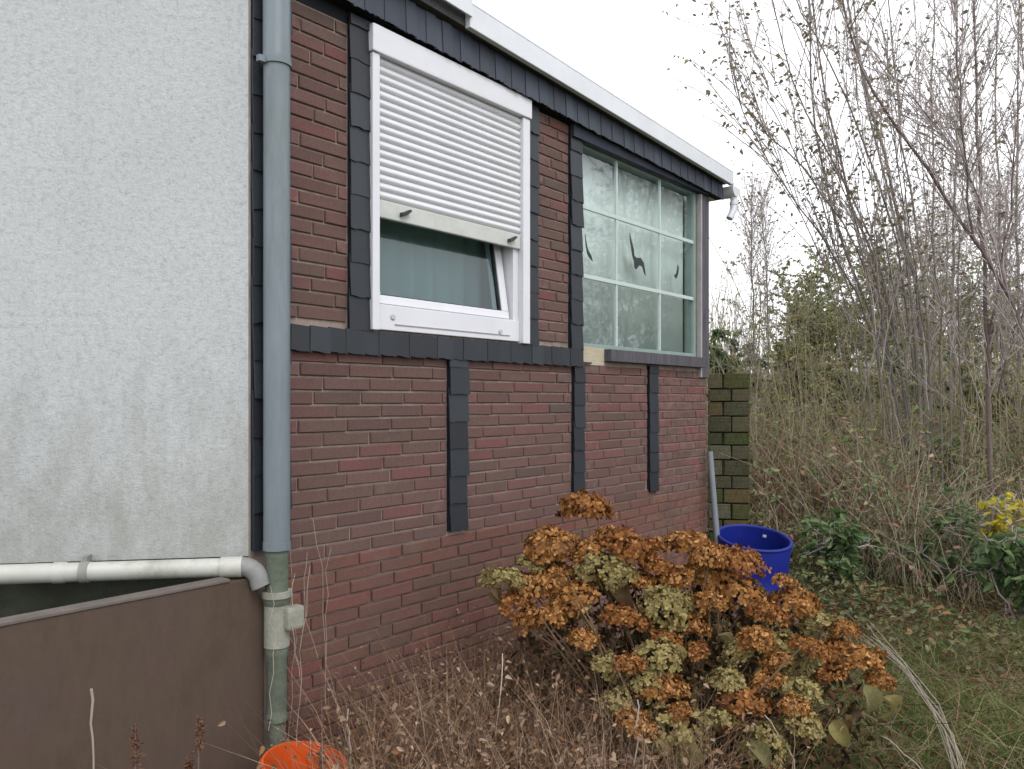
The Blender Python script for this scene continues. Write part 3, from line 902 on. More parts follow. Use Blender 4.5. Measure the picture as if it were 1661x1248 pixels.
# ------------------------------------------------------------------ mossy block pillar beyond the house corner
p0 = at(1182, 648, 7.0)
pil = empty('block_pillar', (p0[0], p0[1], 0), R(-14), 'mossy pillar of weathered concrete blocks at the far corner of the brick house', 'pillar')
mb = MB(); mb.box(-0.160, 0.160, -0.15, 0.15, -0.1, 1.855); mb.build('core', M_blockjoint, pil)
def block_mesh(v):
    r = random.Random(v)
    mb = MB(); mb.box(0, 1, 0, 1, 0, 1)
    me = bpy.data.meshes.new('block')
    me.from_pydata(np.concatenate(mb.v).tolist(), [], mb.f)
    bm = bmesh.new(); bm.from_mesh(me)
    bmesh.ops.bevel(bm, geom=list(bm.edges), offset=0.045, segments=1, affect='EDGES')
    for vv in bm.verts: vv.co += Vector((r.uniform(-.02, .02), r.uniform(-.02, .02), r.uniform(-.03, .03)))
    bmesh.ops.recalc_face_normals(bm, faces=bm.faces)
    bm.to_mesh(me); bm.free(); me.materials.append(M_block)
    return me
BM = [block_mesh(v) for v in range(4)]
z = 0.0
row = 0
while z < 1.84:
    h = min((0.125, 0.11, 0.14)[row % 3], 1.873 - z)
    cuts = (-0.178, 0.02, 0.178) if row % 2 else (-0.178, -0.05, 0.178)
    for a, b in zip(cuts[:-1], cuts[1:]):
        for y0, y1 in ((-0.168, -0.004), (0.004, 0.168)):
            o = link('block', BM[random.randrange(4)], pil)
            o.location = (a + 0.003, y0 + random.uniform(-0.006, 0.006), z); o.scale = (b - a - 0.010, y1 - y0, h - 0.012)
    z += h; row += 1

# grey pipe leaning in the corner
mb = MB(); a, b = np.array((1.535, 6.17, 1.235)), np.array((1.60, 6.02, 0.0))
mb.tube([a, a + (b - a) * 0.5, b], 0.023, 14)
tag(mb.build('leaning_pipe', M_greypipe, smooth=True), 'grey plastic pipe leaning against the far corner of the brick wall', 'pipe')

# ------------------------------------------------------------------ blue barrel
bc = at(1212, 834, 6.15)
bar = empty('barrel', (bc[0], bc[1] + 0.04, -0.01), 0, 'open blue plastic barrel standing behind the hydrangea at the end of the house', 'barrel')
bar.rotation_euler = (R(11), R(3), 0)
mb = MB()
mb.lathe([(0.0, 0.0), (0.22, 0.0), (0.245, 0.03), (0.262, 0.12), (0.270, 0.24), (0.276, 0.25), (0.276, 0.27), (0.270, 0.28), (0.274, 0.42), (0.276, 0.57), (0.270, 0.60),
          (0.258, 0.60), (0.262, 0.56), (0.262, 0.30), (0.250, 0.10), (0.22, 0.02), (0.0, 0.02)], 56)
mb.build('body', M_blue, bar, smooth=True)
mb = MB()
t = np.linspace(0, 2 * math.pi, 57)[:-1]
rim = [(0.272 * math.cos(k), 0.272 * math.sin(k), 0.603) for k in t]
mb.tube(rim + [rim[0]], 0.012, 8, cap=False)
mb.build('rim', M_blue, bar, smooth=True)
mb = MB(); mb.box(-0.013, 0.013, -0.008, 0.008, -0.010, 0.010)
o = mb.build('pale_patch', plain('pale_spot', (0.5, 0.52, 0.6), 0.6), bar, bevel=0.004); o.location = (0.15, 0.212, 0.545); o.rotation_euler = (0, 0, R(-35))  # small pale spot just below the far rim

# ------------------------------------------------------------------ orange bucket
oc = at(476, 1232, 2.98)
bk = empty('bucket', (oc[0], oc[1], 0.02), 0, 'orange plastic bucket standing against the foot of the brick wall', 'bucket')
bk.rotation_euler = (R(3), R(10), 0)
mb = MB()
hb = oc[2] - 0.02
mb.lathe([(0.0, 0.0), (0.115, 0.0), (0.122, 0.01), (0.150, hb - 0.03), (0.158, hb - 0.028), (0.160, hb - 0.004), (0.156, hb), (0.150, hb), (0.146, hb - 0.02), (0.118, 0.015), (0.0, 0.012)], 48)
mb.build('body', M_orange, bk, smooth=True)
mb = MB()
pts = [(0.162 * math.cos(t), 0.162 * math.sin(t) * 0.99 - 0.004, hb - 0.015 - 0.03 * abs(math.sin(t))) for t in np.linspace(math.pi, 2 * math.pi, 20)]
mb.tube(pts, 0.004, 8); mb.build('handle', M_orange, bk, smooth=True)

# ------------------------------------------------------------------ hydrangea with dried heads
hc = at(1110, 1000, 3.35)
hyd = empty('hydrangea', (hc[0], hc[1], 0), 0, 'big hydrangea bush with dried orange brown flower heads and wilted olive leaves', 'shrub')
HO = np.array((hc[0], hc[1], 0))

def head_mesh(v, m, n=190, L0=0.15, L1=0.25, flat=0.70):
    r = np.random.default_rng(v)
    # papery florets over a lumpy dome, each of four cupped petals facing outwards
    z = r.uniform(-0.15, 1, n); t = r.uniform(0, 2 * np.pi, n); q = np.sqrt(1 - np.clip(z, -1, 1) ** 2)
    nrm = np.stack([q * np.cos(t), q * np.sin(t), z], -1)
    lump = 1 + 0.09 * np.sin(3 * t + v) + 0.07 * np.sin(5 * t + 4 * z)
    c = nrm * (r.uniform(0.72, 1.0, n) * lump)[:, None] * np.array((1, 1, flat))
    V, F = [], []
    k = 0
    for i in range(n):
        nn = norm(nrm[i] + r.normal(0, 0.28, 3))
        a_ = norm(np.cross(nn, r.normal(0, 1, 3))); b_ = np.cross(nn, a_)
        L = r.uniform(L0, L1); curl = r.uniform(0.05, 0.75)
        for e in range(4):
            th = e * math.pi / 2 + r.uniform(-0.25, 0.25)
            d = math.cos(th) * a_ + math.sin(th) * b_
            s_ = np.cross(nn, d)
            Lp = L * r.uniform(0.75, 1.05); wv = Lp * r.uniform(0.30, 0.44)
            up = nn * Lp * curl
            p1 = c[i] + d * Lp * 0.42 + up * 0.22; p2 = c[i] + d * Lp * 0.80 + up * 0.62; tp = c[i] + d * Lp * r.uniform(0.86, 1.0) + up * r.uniform(0.7, 1.1)
            crk = nn * Lp * r.uniform(-0.10, 0.16)
            V += [c[i], p1 - s_ * wv + crk, p2 - s_ * wv * 0.75, tp, p2 + s_ * wv * 0.75 + crk, p1 + s_ * wv]
            F += [(k, k + 1, k + 2, k + 3), (k, k + 3, k + 4, k + 5)]; k += 6
    return quads_mesh('flower_head', np.array(V), np.array(F), m)
HEADS = [head_mesh(v, M_head if v % 3 else M_head2) for v in range(6)]
TUFTS = [head_mesh(20 + v, M_pale, 190, 0.13, 0.22, 0.85) for v in range(4)]

def big_leaf(v):
    """wilted ovate leaf hanging from its stalk, 1 long, curled along the midrib"""
    r = random.Random(v)
    nx, ny = 4, 7
    V = []
    for j in range(ny + 1):
        t = j / ny
        wv = 0.36 * (math.sin(math.pi * t ** 0.8) ** 0.75) + 0.012
        bend = 1.0 * t * t * r.uniform(0.9, 1.1)
        for i in range(nx + 1):
            u = (i / nx - 0.5) * 2
            fold = 0.34 * abs(u) ** 1.3 * wv / 0.36
            ripple = 0.06 * math.sin(7 * t + 3 * u + v) * abs(u)
            V.append((u * wv * (1 - 0.22 * fold), t * (1 - 0.30 * bend * t), fold * 0.7 - 0.55 * bend * t + ripple))
    m = nx + 1
    F = [(j * m + i, j * m + i + 1, (j + 1) * m + i + 1, (j + 1) * m + i) for j in range(ny) for i in range(nx)]
    return quads_mesh('leaf', np.array(V), np.array(F), M_hleaf, True)
LEAVES = [big_leaf(v) for v in range(5)]

def hdepth(py): return 3.85 - (py - 830) / 400 * 0.95
FLOWERS = [(948, 832, 84), (893, 888, 84), (955, 896, 60), (1017, 895, 92), (1118, 892, 84), (1150, 912, 70), (1196, 918, 82), (1150, 940, 80), (1092, 942, 66), (1066, 925, 62), (1038, 948, 56),
           (866, 962, 84), (838, 985, 60), (930, 978, 84), (905, 940, 70), (1014, 1010, 82), (1116, 1014, 68), (1205, 975, 92), (1243, 1002, 66), (1288, 984, 74), (1270, 946, 38),
           (1020, 1080, 50), (1074, 1124, 80), (1030, 1182, 70), (1206, 1146, 84), (1366, 1026, 50), (1388, 1078, 88), (1312, 1058, 66), (1245, 1108, 52), (1228, 1040, 60), (1345, 1100, 50), (1185, 1176, 50), (985, 870, 40), (1060, 890, 56), (975, 945, 52), (1150, 980, 54), (1080, 1040, 50), (945, 1040, 50), (1260, 1075, 50), (1128, 1060, 46), (890, 1010, 56), (1290, 1150, 50), (1100, 1160, 46), (1425, 1105, 46),
           (860, 1010, 56), (1362, 1060, 56)]
stem_P, stem_R = [], []
root = np.array((0.02, 0.10, 0.0))
for i, (px, py, wd) in enumerate(FLOWERS):
    Y = hdepth(py) + random.uniform(-0.10, 0.10)
    c = at(px, py, Y) - HO
    o = link('flower_head', HEADS[i % 6], hyd)
    r_ = wd / 2 / 1290 * Y * 1.06
    o.location = c
    o.scale = (r_, r_, r_ * random.uniform(0.85, 1.05))
    o.rotation_euler = (random.uniform(-0.35, 0.25), random.uniform(-0.35, 0.35), random.uniform(0, 6.28))
    b0 = root + np.array((random.uniform(-.25, .25), random.uniform(-.18, .18), 0))
    tt = np.linspace(0, 1, 6)[:, None]
    mid = np.array((c[0] * 0.55, c[1] * 0.55, c[2] * 0.6))
    P = (1 - tt) ** 2 * b0 + 2 * tt * (1 - tt) * mid + tt ** 2 * c
    P[1:-1] += rng.normal(0, 0.008, (4, 3))
    st = MB().tube(P, np.linspace(0.0065, 0.0035, 6), 6).build('stem', M_hstem, hyd, smooth=True)
    stem_P.append(P)
# bare grey stems without a head
for k in range(26):
    ang = random.uniform(0, 6.28); ln = random.uniform(0.35, 0.85)
    b0 = root + np.array((random.uniform(-.3, .3), random.uniform(-.25, .25), 0))
    e = b0 + np.array((math.cos(ang) * random.uniform(0.1, 0.65), math.sin(ang) * random.uniform(0.1, 0.4), ln))
    tt = np.linspace(0, 1, 6)[:, None]
    P = b0 + (e - b0) * tt + np.array((0, 0, 0.08)) * np.sin(np.pi * tt) + rng.normal(0, 0.008, (6, 3)) * (tt > 0)
    MB().tube(P, np.linspace(0.006, 0.003, 6), 6).build('stem', M_hstem, hyd, smooth=True)
    stem_P.append(P)
SPOTS = [(862, 922, 46), (818, 950, 62), (812, 972, 50), (840, 1036, 62), (868, 1046, 46), (975, 925, 70), (1000, 935, 56), (1020, 965, 80), (1000, 985, 60), (1052, 975, 66), (1078, 990, 66), (1100, 975, 44), (960, 1002, 52),
         (930, 1056, 70), (908, 1066, 54), (985, 1088, 52), (1068, 1070, 64), (1098, 1066, 66), (1130, 1078, 70), (1158, 1096, 70), (1180, 1112, 50), (1092, 1196, 92), (1108, 1222, 86), (1120, 1130, 60), (1134, 1146, 50),
         (1290, 1092, 60), (1298, 1126, 58), (1402, 1136, 74), (1380, 1152, 60), (1335, 1150, 56), (1160, 1176, 58), (1240, 1212, 66), (1215, 1226, 60), (1272, 1196, 52), (1050, 1050, 46), (1200, 1060, 50), (1262, 1050, 56),
         (1434, 1150, 58), (1140, 1210, 56), (880, 900, 34), (1000, 1140, 44), (1325, 1015, 46), (1350, 1190, 60), (1010, 1225, 52), (1170, 1225, 60), (1305, 1180, 52), (1048, 1108, 50), (1165, 1045, 44), (1110, 1100, 44), (1275, 1160, 48)]
for i, (px, py, ln) in enumerate(SPOTS):
    Y = hdepth(py) - 0.02 + random.uniform(-0.06, 0.10)
    if i % 5 in (3, 4): continue
    if i % 5 < 2:                                          # pale faded heads
        c = at(px, py, Y) - HO
        o = link('flower_head', TUFTS[i % 4], hyd); o['label'] = 'faded pale yellow green flower head'
        r_ = ln * 0.62 / 1290 * Y
        o.location = c; o.scale = (r_, r_, r_ * random.uniform(0.8, 1.1))
        o.rotation_euler = (random.uniform(-0.5, 0.4), random.uniform(-0.5, 0.5), random.uniform(0, 6.28))
        continue
    c = at(px, py - ln * 0.35, Y) - HO
    o = link('leaf', LEAVES[i % 5], hyd)
    L = ln / 1290 * Y * random.uniform(0.75, 1.05)
    o.location = c
    o.scale = (L * random.uniform(0.6, 0.9), L, L * random.uniform(1.0, 1.6))
    out_a = math.atan2(c[1] - 0.45, c[0] * 0.8 + random.uniform(-0.5, 0.5))
    o.rotation_euler = Euler((R(random.uniform(-85, -25)), R(random.uniform(-45, 45)), out_a - math.pi / 2), 'XYZ')
# inner brown leaves and crumpled remains, past counting
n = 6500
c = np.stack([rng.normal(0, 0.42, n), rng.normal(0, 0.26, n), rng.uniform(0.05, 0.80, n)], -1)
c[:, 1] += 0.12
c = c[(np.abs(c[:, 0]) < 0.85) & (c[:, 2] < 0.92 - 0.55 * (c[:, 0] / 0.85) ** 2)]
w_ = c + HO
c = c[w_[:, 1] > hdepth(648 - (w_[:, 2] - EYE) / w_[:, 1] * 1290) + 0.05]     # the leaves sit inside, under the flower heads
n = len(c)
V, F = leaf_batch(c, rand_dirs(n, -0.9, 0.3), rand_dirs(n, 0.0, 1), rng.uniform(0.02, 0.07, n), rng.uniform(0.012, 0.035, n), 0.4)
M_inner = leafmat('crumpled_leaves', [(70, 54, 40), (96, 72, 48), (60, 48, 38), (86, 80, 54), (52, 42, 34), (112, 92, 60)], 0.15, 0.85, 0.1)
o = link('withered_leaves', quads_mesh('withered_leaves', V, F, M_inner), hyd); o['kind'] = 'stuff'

# ------------------------------------------------------------------ generic growth helpers
def twigs_along(P, n, l0, l1, spread, r0, up=0.25, seg=4):
    """twigs leaving random points of polylines P (list of (m,3)); returns (n,seg,3), radii"""
    idx = rng.integers(0, len(P), n)
    out = np.zeros((n, seg, 3))
    for k in range(n):
        q = P[idx[k]]; m = len(q)
        t = rng.uniform(0.15, 1.0) * (m - 1); i = min(int(t), m - 2)
        b = q[i] + (q[i + 1] - q[i]) * (t - i)
        d = q[i + 1] - q[i]; d = d / (np.linalg.norm(d) + 1e-9)
        v = d * (1 - spread) + rng.normal(0, 1, 3) * spread * 0.7 + np.array((0, 0, up))
        v /= np.linalg.norm(v)
        L = rng.uniform(l0, l1)
        bend = rng.normal(0, 0.12, 3) * L
        for j in range(seg):
            f = j / (seg - 1)
            out[k, j] = b + v * L * f + bend * f * f + rng.normal(0, 0.015, 3) * L * (j > 0)
    rad = np.broadcast_to(np.linspace(r0, r0 * 0.45, seg), (n, seg))
    return out, rad

def polyline(pts, m=10, jit=0.01):
    """smooth resampling of a few guide points"""
    P = np.array(pts, float)
    t = np.linspace(0, len(P) - 1, m)
    out = np.stack([np.interp(t, np.arange(len(P)), P[:, k]) for k in range(3)], -1)
    for _ in range(2):
        out[1:-1] = (out[:-2] + 2 * out[1:-1] + out[2:]) / 4
    out[1:-1] += rng.normal(0, jit, (m - 2, 3))
    return out

def leaves_on(tw, n, L0, L1, wr=0.6, dz=(-0.9, 0.5)):
    i = rng.integers(0, len(tw), n); t = rng.uniform(0.2, 1, n)
    m = tw.shape[1]
    k = np.minimum((t * (m - 1)).astype(int), m - 2); f = (t * (m - 1) - k)[:, None]
    p = tw[i, k] * (1 - f) + tw[i, k + 1] * f
    L = rng.uniform(L0, L1, n)
    return leaf_batch(p, rand_dirs(n, *dz), rand_dirs(n, 0.0, 1), L, L * wr, 0.3)

def tree(name, base, label, cat, stems, radii, tw1, tw2, leaves, m_stem, m_leaf, l1=(0.5, 1.2), l2=(0.15, 0.45), r1=0.006, r2=0.0028, leafL=(0.03, 0.06), spread=0.45, group=None):
    """stems are guide polylines in world space; twigs of two orders and leaves become one part each"""
    root = empty(name, base, 0, label, cat, group)
    off = np.array(base)
    ps = []
    for g, rr in zip(stems, radii):
        P = polyline(g, 12, 0.012) - off
        ps.append(P)
        MB().tube(P, np.linspace(rr, rr * 0.35, 12), 7).build('stem' if len(stems) > 1 else 'trunk', m_stem, root, smooth=True)
    parts = []
    a, ra = twigs_along(ps, tw1, l1[0], l1[1], spread, r1)
    parts.append(tube_batch(a, ra, 3))
    b, rb = twigs_along(list(a), tw2, l2[0], l2[1], spread + 0.1, r2, 0.15)
    parts.append(tube_batch(b, rb, 3))
    V, F = merge(parts)
    o = link('twigs', quads_mesh('twigs', V, F, M_twig), root); o['kind'] = 'stuff'
    if leaves:
        V, F = leaves_on(b, leaves, leafL[0], leafL[1])
        o = link('leaves', quads_mesh('leaves', V, F, m_leaf), root); o['kind'] = 'stuff'
    return root

# multi-stemmed hazel fanning up over the garden
def S(*pts): return [at(x, y, d) for x, y, d in pts]
def fan(base_px, pts, d0, d1):
    n = len(pts)
    g = [at(base_px, 648 + 1290 * EYE / d0, d0)]
    for i, (x, y) in enumerate(pts):
        g.append(at(x, y, d0 + (d1 - d0) * (i + 1) / n))
    return g

hz = [fan(1500, [(1446, 560), (1400, 480), (1350, 365), (1327, 250), (1319, 154), (1308, -10), (1296, -200)], 8.6, 8.0),
      fan(1490, [(1470, 560), (1446, 480), (1385, 365), (1354, 204), (1331, 115), (1311, -10), (1290, -200)], 8.5, 8.3),
      fan(1505, [(1490, 520), (1469, 385), (1438, 269), (1408, 154), (1385, 58), (1362, -60), (1340, -220)], 8.4, 8.8),
      fan(1512, [(1500, 520), (1485, 442), (1446, 335), (1420, 230), (1396, 120), (1380, 0), (1372, -160)], 8.7, 9.2),
      fan(1486, [(1440, 520), (1400, 420), (1350, 330), (1290, 260), (1240, 210), (1200, 165)], 8.3, 7.5),
      fan(1482, [(1420, 520), (1370, 440), (1310, 350), (1260, 285), (1222, 225), (1190, 140)], 8.3, 7.2),
      fan(1508, [(1480, 480), (1440, 330), (1390, 190), (1340, 90), (1300, 20), (1260, -90)], 8.5, 8.0),
      fan(1500, [(1452, 460), (1390, 330), (1318, 200), (1275, 110), (1258, 20), (1236, -60)], 8.5, 7.6),
      fan(1520, [(1500, 450), (1470, 260), (1452, 120), (1440, 0), (1430, -160)], 8.8, 9.4)]
for k in range(12):
    tx = 1190 + 32 * k + random.uniform(-12, 12)
    ty = 120 - 14 * k + random.uniform(-70, 70)
    bx = 1405 + 14 * k
    hz.append(fan(bx, [(bx + (tx - bx) * 0.12, 560), (bx + (tx - bx) * 0.36 + random.uniform(-10, 10), 420), (bx + (tx - bx) * 0.66 + random.uniform(-14, 14), 260), (tx, ty)], 8.2 + random.uniform(-0.5, 1.0), 7.6 + random.uniform(-0.6, 1.6)))
b = at(1500, 648 + 1290 * EYE / 8.5, 8.5)
tree('hazel', (b[0], b[1], 0), 'bare multi-stemmed hazel whose thin stems fan up and left beside the house', 'tree', hz,
     [0.018, 0.018, 0.022, 0.018, 0.012, 0.011, 0.013, 0.012, 0.015] + [0.009] * 12, 300, 1700, 2300, M_bark, M_leaf_sparse, (0.5, 1.3), (0.18, 0.5), 0.0065, 0.003, (0.03, 0.065), 0.36)

# dark leaning tree at the right edge
ln = [fan(1760, [(1700, 590), (1661, 520), (1610, 440), (1554, 346), (1508, 262), (1427, 173), (1392, 127), (1372, 60), (1360, -40)], 6.6, 6.4),
      [at(1580, 392, 6.5), at(1572, 300, 6.4), at(1560, 200, 6.3), at(1553, 100, 6.3), at(1546, -40, 6.2)],
      [at(1640, 490, 6.5), at(1600, 340, 6.7), at(1560, 260, 6.8), at(1500, 180, 6.9), at(1440, 120, 7.0)]]
b = at(1760, 648 + 1290 * EYE / 6.6, 6.6)
tree('leaning_tree', (b[0], b[1], 0), 'dark leaning tree at the right edge whose trunk slants up to the left', 'tree', ln,
     [0.019, 0.010, 0.011], 130, 700, 160, M_barkred, M_leaf_sparse, (0.4, 1.1), (0.15, 0.4), 0.006, 0.003, (0.03, 0.06), 0.4)

rb = [fan(1600, [(1606, 700), (1604, 560), (1596, 440), (1588, 346), (1588, 230), (1581, 115), (1578, -30)], 7.4, 7.4),
      [at(1604, 560, 7.4), at(1622, 460, 7.3), at(1634, 380, 7.2), at(1650, 240, 7.1), at(1656, 60, 7.1)],
      [at(1620, 640, 7.4), at(1640, 560, 7.3), at(1660, 500, 7.2), at(1690, 420, 7.1)]]
b = at(1602, 648 + 1290 * EYE / 7.4, 7.4)
tree('red_barked_tree', (b[0], b[1], 0), 'slender upright tree with red brown bark between the hazel and the right edge', 'tree', rb,
     [0.024, 0.011, 0.010], 120, 700, 150, M_barkred, M_leaf_sparse, (0.4, 1.0), (0.15, 0.4), 0.006, 0.003, (0.03, 0.06), 0.4)

SAP = [(1538, 1550, 10.0, 'thin straight sapling rising just left of the red barked tree'),
       (1630, 1619, 10.5, 'thin straight sapling close to the right edge, behind the red barked tree'),
       (1655, 1648, 9.6, 'thin sapling at the very right edge of the view'),
       (1520, 1512, 11.0, 'faint thin sapling standing behind the hazel stems'),
       (1228, 1216, 11.5, 'thin bare sapling nearest to the gutter end of the roof'),
       (1246, 1242, 12.5, 'slight bare sapling left of the rounded olive tree')]
for i, (x0, x1, d, lab) in enumerate(SAP):
    top = -40 if i < 4 else 330
    g = fan(x0, [(x0 + (x1 - x0) * 0.4 + random.uniform(-4, 4), 500), (x1, 300 if i < 4 else 430), (x1 + random.uniform(-8, 8), top)], d, d)
    b = at(x0, 648, d)
    tree('sapling', (b[0], b[1], 0), lab, 'tree', [g], [0.022 if i < 4 else 0.015], 80, 420, 260, M_bark, M_leaf_sparse, (0.4, 1.0), (0.15, 0.4), 0.005, 0.0028, (0.03, 0.055), 0.45, group='saplings behind the garden')

def crown_tree(name, c, rad, h0, label, m_leaf, nleaf, tw, leafL, cat='tree', trunk_r=0.07, m_stem=None, wr=0.6, group=None):
    """trunk with limbs, twigs and leaf clumps through an uneven crown; c = crown centre"""
    root = empty(name, (c[0], c[1], 0), 0, label, cat, group)
    cz = c[2]
    tr = polyline([(0, 0, -0.05), (0.05, 0, cz * 0.5), (0, 0.05, cz), (0.05, 0, cz + rad[2] * 0.5)], 9, 0.02)
    MB().tube(tr, np.linspace(trunk_r, trunk_r * 0.3, 9), 7).build('trunk', m_stem or M_bark, root, smooth=True)
    nl = 16
    dirs = rand_dirs(nl, -0.35, 1.0)
    limbs = []
    for d in dirs:
        b0 = tr[rng.integers(2, 8)]
        e = np.array((0, 0, cz)) + d * np.array(rad) * rng.uniform(0.6, 1.0)
        limbs.append(polyline([b0, (b0 + e) / 2 + rng.normal(0, 0.1, 3), e], 6, 0.02))
    L = np.stack(limbs)
    parts = [tube_batch(L, np.broadcast_to(np.linspace(trunk_r * 0.35, 0.006, 6), (nl, 6)), 4)]
    sc_ = max(rad)
    a, ra = twigs_along(limbs, tw, 0.2 * sc_, 0.5 * sc_, 0.6, 0.005)
    parts.append(tube_batch(a, ra, 3))
    bb, rbb = twigs_along(list(a), tw * 4, 0.08 * sc_, 0.25 * sc_, 0.7, 0.003, 0.1)
    parts.append(tube_batch(bb, rbb, 3))
    V, F = merge(parts)
    o = link('branches', quads_mesh('branches', V, F, M_twig), root); o['kind'] = 'stuff'
    V, F = leaves_on(bb, nleaf, leafL[0], leafL[1], wr)
    o = link('crown', quads_mesh('crown', V, F, m_leaf), root); o['kind'] = 'stuff'
    return root

def px_crown(px, py, wpx, hpx, d):
    c = at(px, py, d)
    return c, (wpx / 2 / 1290 * d, wpx / 2 / 1290 * d * 0.8, hpx / 2 / 1290 * d)
for args in [
    ('olive_tree', (1315, 560, 250, 290, 17), 'rounded grey olive tree behind the hazel, nearest to the house', M_leaf_olive, 24000, 300, (0.03, 0.075)),
    ('olive_tree', (1440, 535, 260, 320, 19), 'hazy olive tree filling the space behind the hazel stems', M_leaf_olive, 24000, 300, (0.03, 0.075)),
    ('olive_tree', (1570, 540, 270, 330, 20), 'grey olive tree in the distance behind the red barked tree', M_leaf_olive, 22000, 300, (0.03, 0.075)),
]:
    c, rad = px_crown(*args[1])
    crown_tree(args[0], c, rad, 0, args[2], args[3], args[4], args[5], args[6], group='trees behind the thicket')
for (px, py, wp, hp, d, lab) in [(1630, 400, 200, 330, 24, 'far bare tree with a fine twiggy crown at the right edge'), (1500, 420, 190, 260, 26, 'far bare tree with a fine twiggy crown behind the hazel')]:
    c, rad = px_crown(px, py, wp, hp, d)
    crown_tree('bare_tree', c, rad, 0, lab, M_leaf_sparse, 1200, 300, (0.05, 0.1), group='trees behind the thicket')
# trees further right that the big window mirrors
for (x, y, cz, lab) in [(9.5, 9.0, 4.0, 'tree mirrored in the large window, nearer the house'), (12.5, 10.5, 4.5, 'tree mirrored in the large window, farther off'), (16.0, 9.0, 4.5, 'tree mirrored in the left panes of the large window')]:
    crown_tree('mirrored_tree', np.array((x, y, cz)), (2.0, 1.8, 2.4), 0, lab, M_leaf_sparse, 2500, 160, (0.05, 0.1), group='trees mirrored in the window')

# unseen wall of leaves, added on the right to darken the big window's reflection
n = 15000
t = rng.uniform(0, 1, n)
p = np.stack([7.5 + 6.5 * t, 8.6 + 7.4 * t, rng.uniform(0, 1, n) ** 0.8 * (3.7 + 0.3 * np.sin(t * 40) + 0.3 * np.sin(t * 17))], -1)
p[:, :2] += rng.normal(0, 0.35, (n, 2))
V, F = leaf_batch(p, rand_dirs(n, -0.8, 0.5), rand_dirs(n, 0, 1), rng.uniform(0.16, 0.34, n), rng.uniform(0.10, 0.22, n))
tag(link('added_hedge', quads_mesh('added_hedge', V, F, M_leaf_green)), 'unseen green leaf wall added on the right to darken the window reflection', None, None, 'stuff')

SHRUBS = [  # px, py, w, h, depth, material, leaves, leaf size, label
    (1185, 590, 110, 110, 12.5, M_leaf_green, 4200, (0.05, 0.10), 'green shrub showing over the mossy block pillar'),
    (1262, 620, 150, 130, 12.0, M_leaf_olive, 4500, (0.04, 0.09), 'olive shrub right of the block pillar'),
    (1370, 650, 170, 130, 11.5, M_leaf_olive, 4500, (0.04, 0.09), 'olive shrub below the rounded olive tree'),
    (1480, 650, 160, 150, 12.0, M_leaf_green, 3600, (0.04, 0.09), 'dull green shrub at the foot of the hazel'),
    (1590, 660, 150, 150, 11.0, M_leaf_olive, 4200, (0.04, 0.09), 'olive shrub behind the red barked trunk'),
    (1335, 800, 90, 110, 8.0, M_leaf_blue, 900, (0.05, 0.11), 'bluish green shrub above the right of the blue barrel'),
    (1350, 905, 120, 140, 6.6, M_leaf_green, 750, (0.05, 0.10), 'low green shrub just right of the blue barrel'),
    (1440, 820, 110, 110, 8.4, M_leaf_blue, 600, (0.05, 0.10), 'sparse bluish shrub in the middle of the brush'),
    (1510, 745, 90, 90, 9.0, M_leaf_green, 700, (0.05, 0.10), 'small green bush in the brush under the hazel'),
    (1565, 890, 140, 170, 6.6, M_leaf_green, 650, (0.04, 0.10), 'green broad-leaved bush left of the yellow leaves'),
    (1650, 935, 120, 170, 5.6, M_leaf_green, 520, (0.06, 0.13), 'big-leaved green bush at the right edge under the yellow leaves'),
    (1630, 835, 70, 70, 6.0, M_leaf_yellow, 190, (0.05, 0.09), 'bush with bright yellow leaves near the right edge'),
]
for px, py, wp, hp, d, m, nl, ll, lab in SHRUBS:
    c, rad = px_crown(px, py, wp, hp, d)
    crown_tree('bush', c, rad, 0, lab, m, nl, 70, ll, cat='bush', trunk_r=0.025, wr=0.5, group='bushes along the thicket')

# ------------------------------------------------------------------ brush: dead stems and brambles past counting
def brush(name, label, n, xr, yr, hr, m, rad=0.004, lean=0.25, seg=5, clear=None):
    x = rng.uniform(*xr, n); y = rng.uniform(*yr, n)
    k = (x / y > 0.24)
    if clear is not None: k &= clear(x, y)
    x, y = x[k], y[k]; n = len(x)
    h = rng.uniform(*hr, n) * (0.7 + 0.3 * np.sin(x * 2.1 + y) )
    b = np.stack([x, y, np.zeros(n)], -1)
    v = np.stack([rng.normal(0, lean, n), rng.normal(0, lean, n), np.ones(n)], -1)
    arch = np.stack([rng.normal(0, lean * 1.3, n), rng.normal(0, lean * 1.3, n), -rng.uniform(0, 0.45, n)], -1)
    f = np.linspace(0, 1, seg)[None, :, None]
    P = b[:, None] + (v * h[:, None])[:, None] * f + (arch * h[:, None])[:, None] * f ** 2.2
    P[:, 1:] += rng.normal(0, 0.02, (n, seg - 1, 3))
    r = np.broadcast_to(np.linspace(rad, rad * 0.4, seg), (n, seg)) * rng.uniform(0.6, 1.5, (n, 1))
    parts = [tube_batch(P, r, 3)]
    # short side twigs
    q, rq = twigs_along(list(P), int(n * 1.6), 0.10, 0.38, 0.7, rad * 0.55, 0.1)
    parts.append(tube_batch(q, rq, 3))
    V, F = merge(parts)
    o = link(name, quads_mesh(name, V, F, m)); tag(o, label, None, None, 'stuff')
    return q
far = brush('brush', 'tangled brown and grey brush filling the far end of the garden', 5200, (2.0, 16), (9.0, 17), (1.2, 2.9), M_brush, 0.006)
mid = brush('brush', 'dense dead stems standing between the barrel and the trees', 4200, (1.9, 8), (6.9, 10.5), (0.7, 2.1), M_brush, 0.0045)
dead = brush('bracken', 'pinkish brown dead stalks standing beside the block pillar', 1100, (2.1, 4.2), (7.4, 9.6), (0.9, 1.75), M_bracken, 0.005, 0.12)
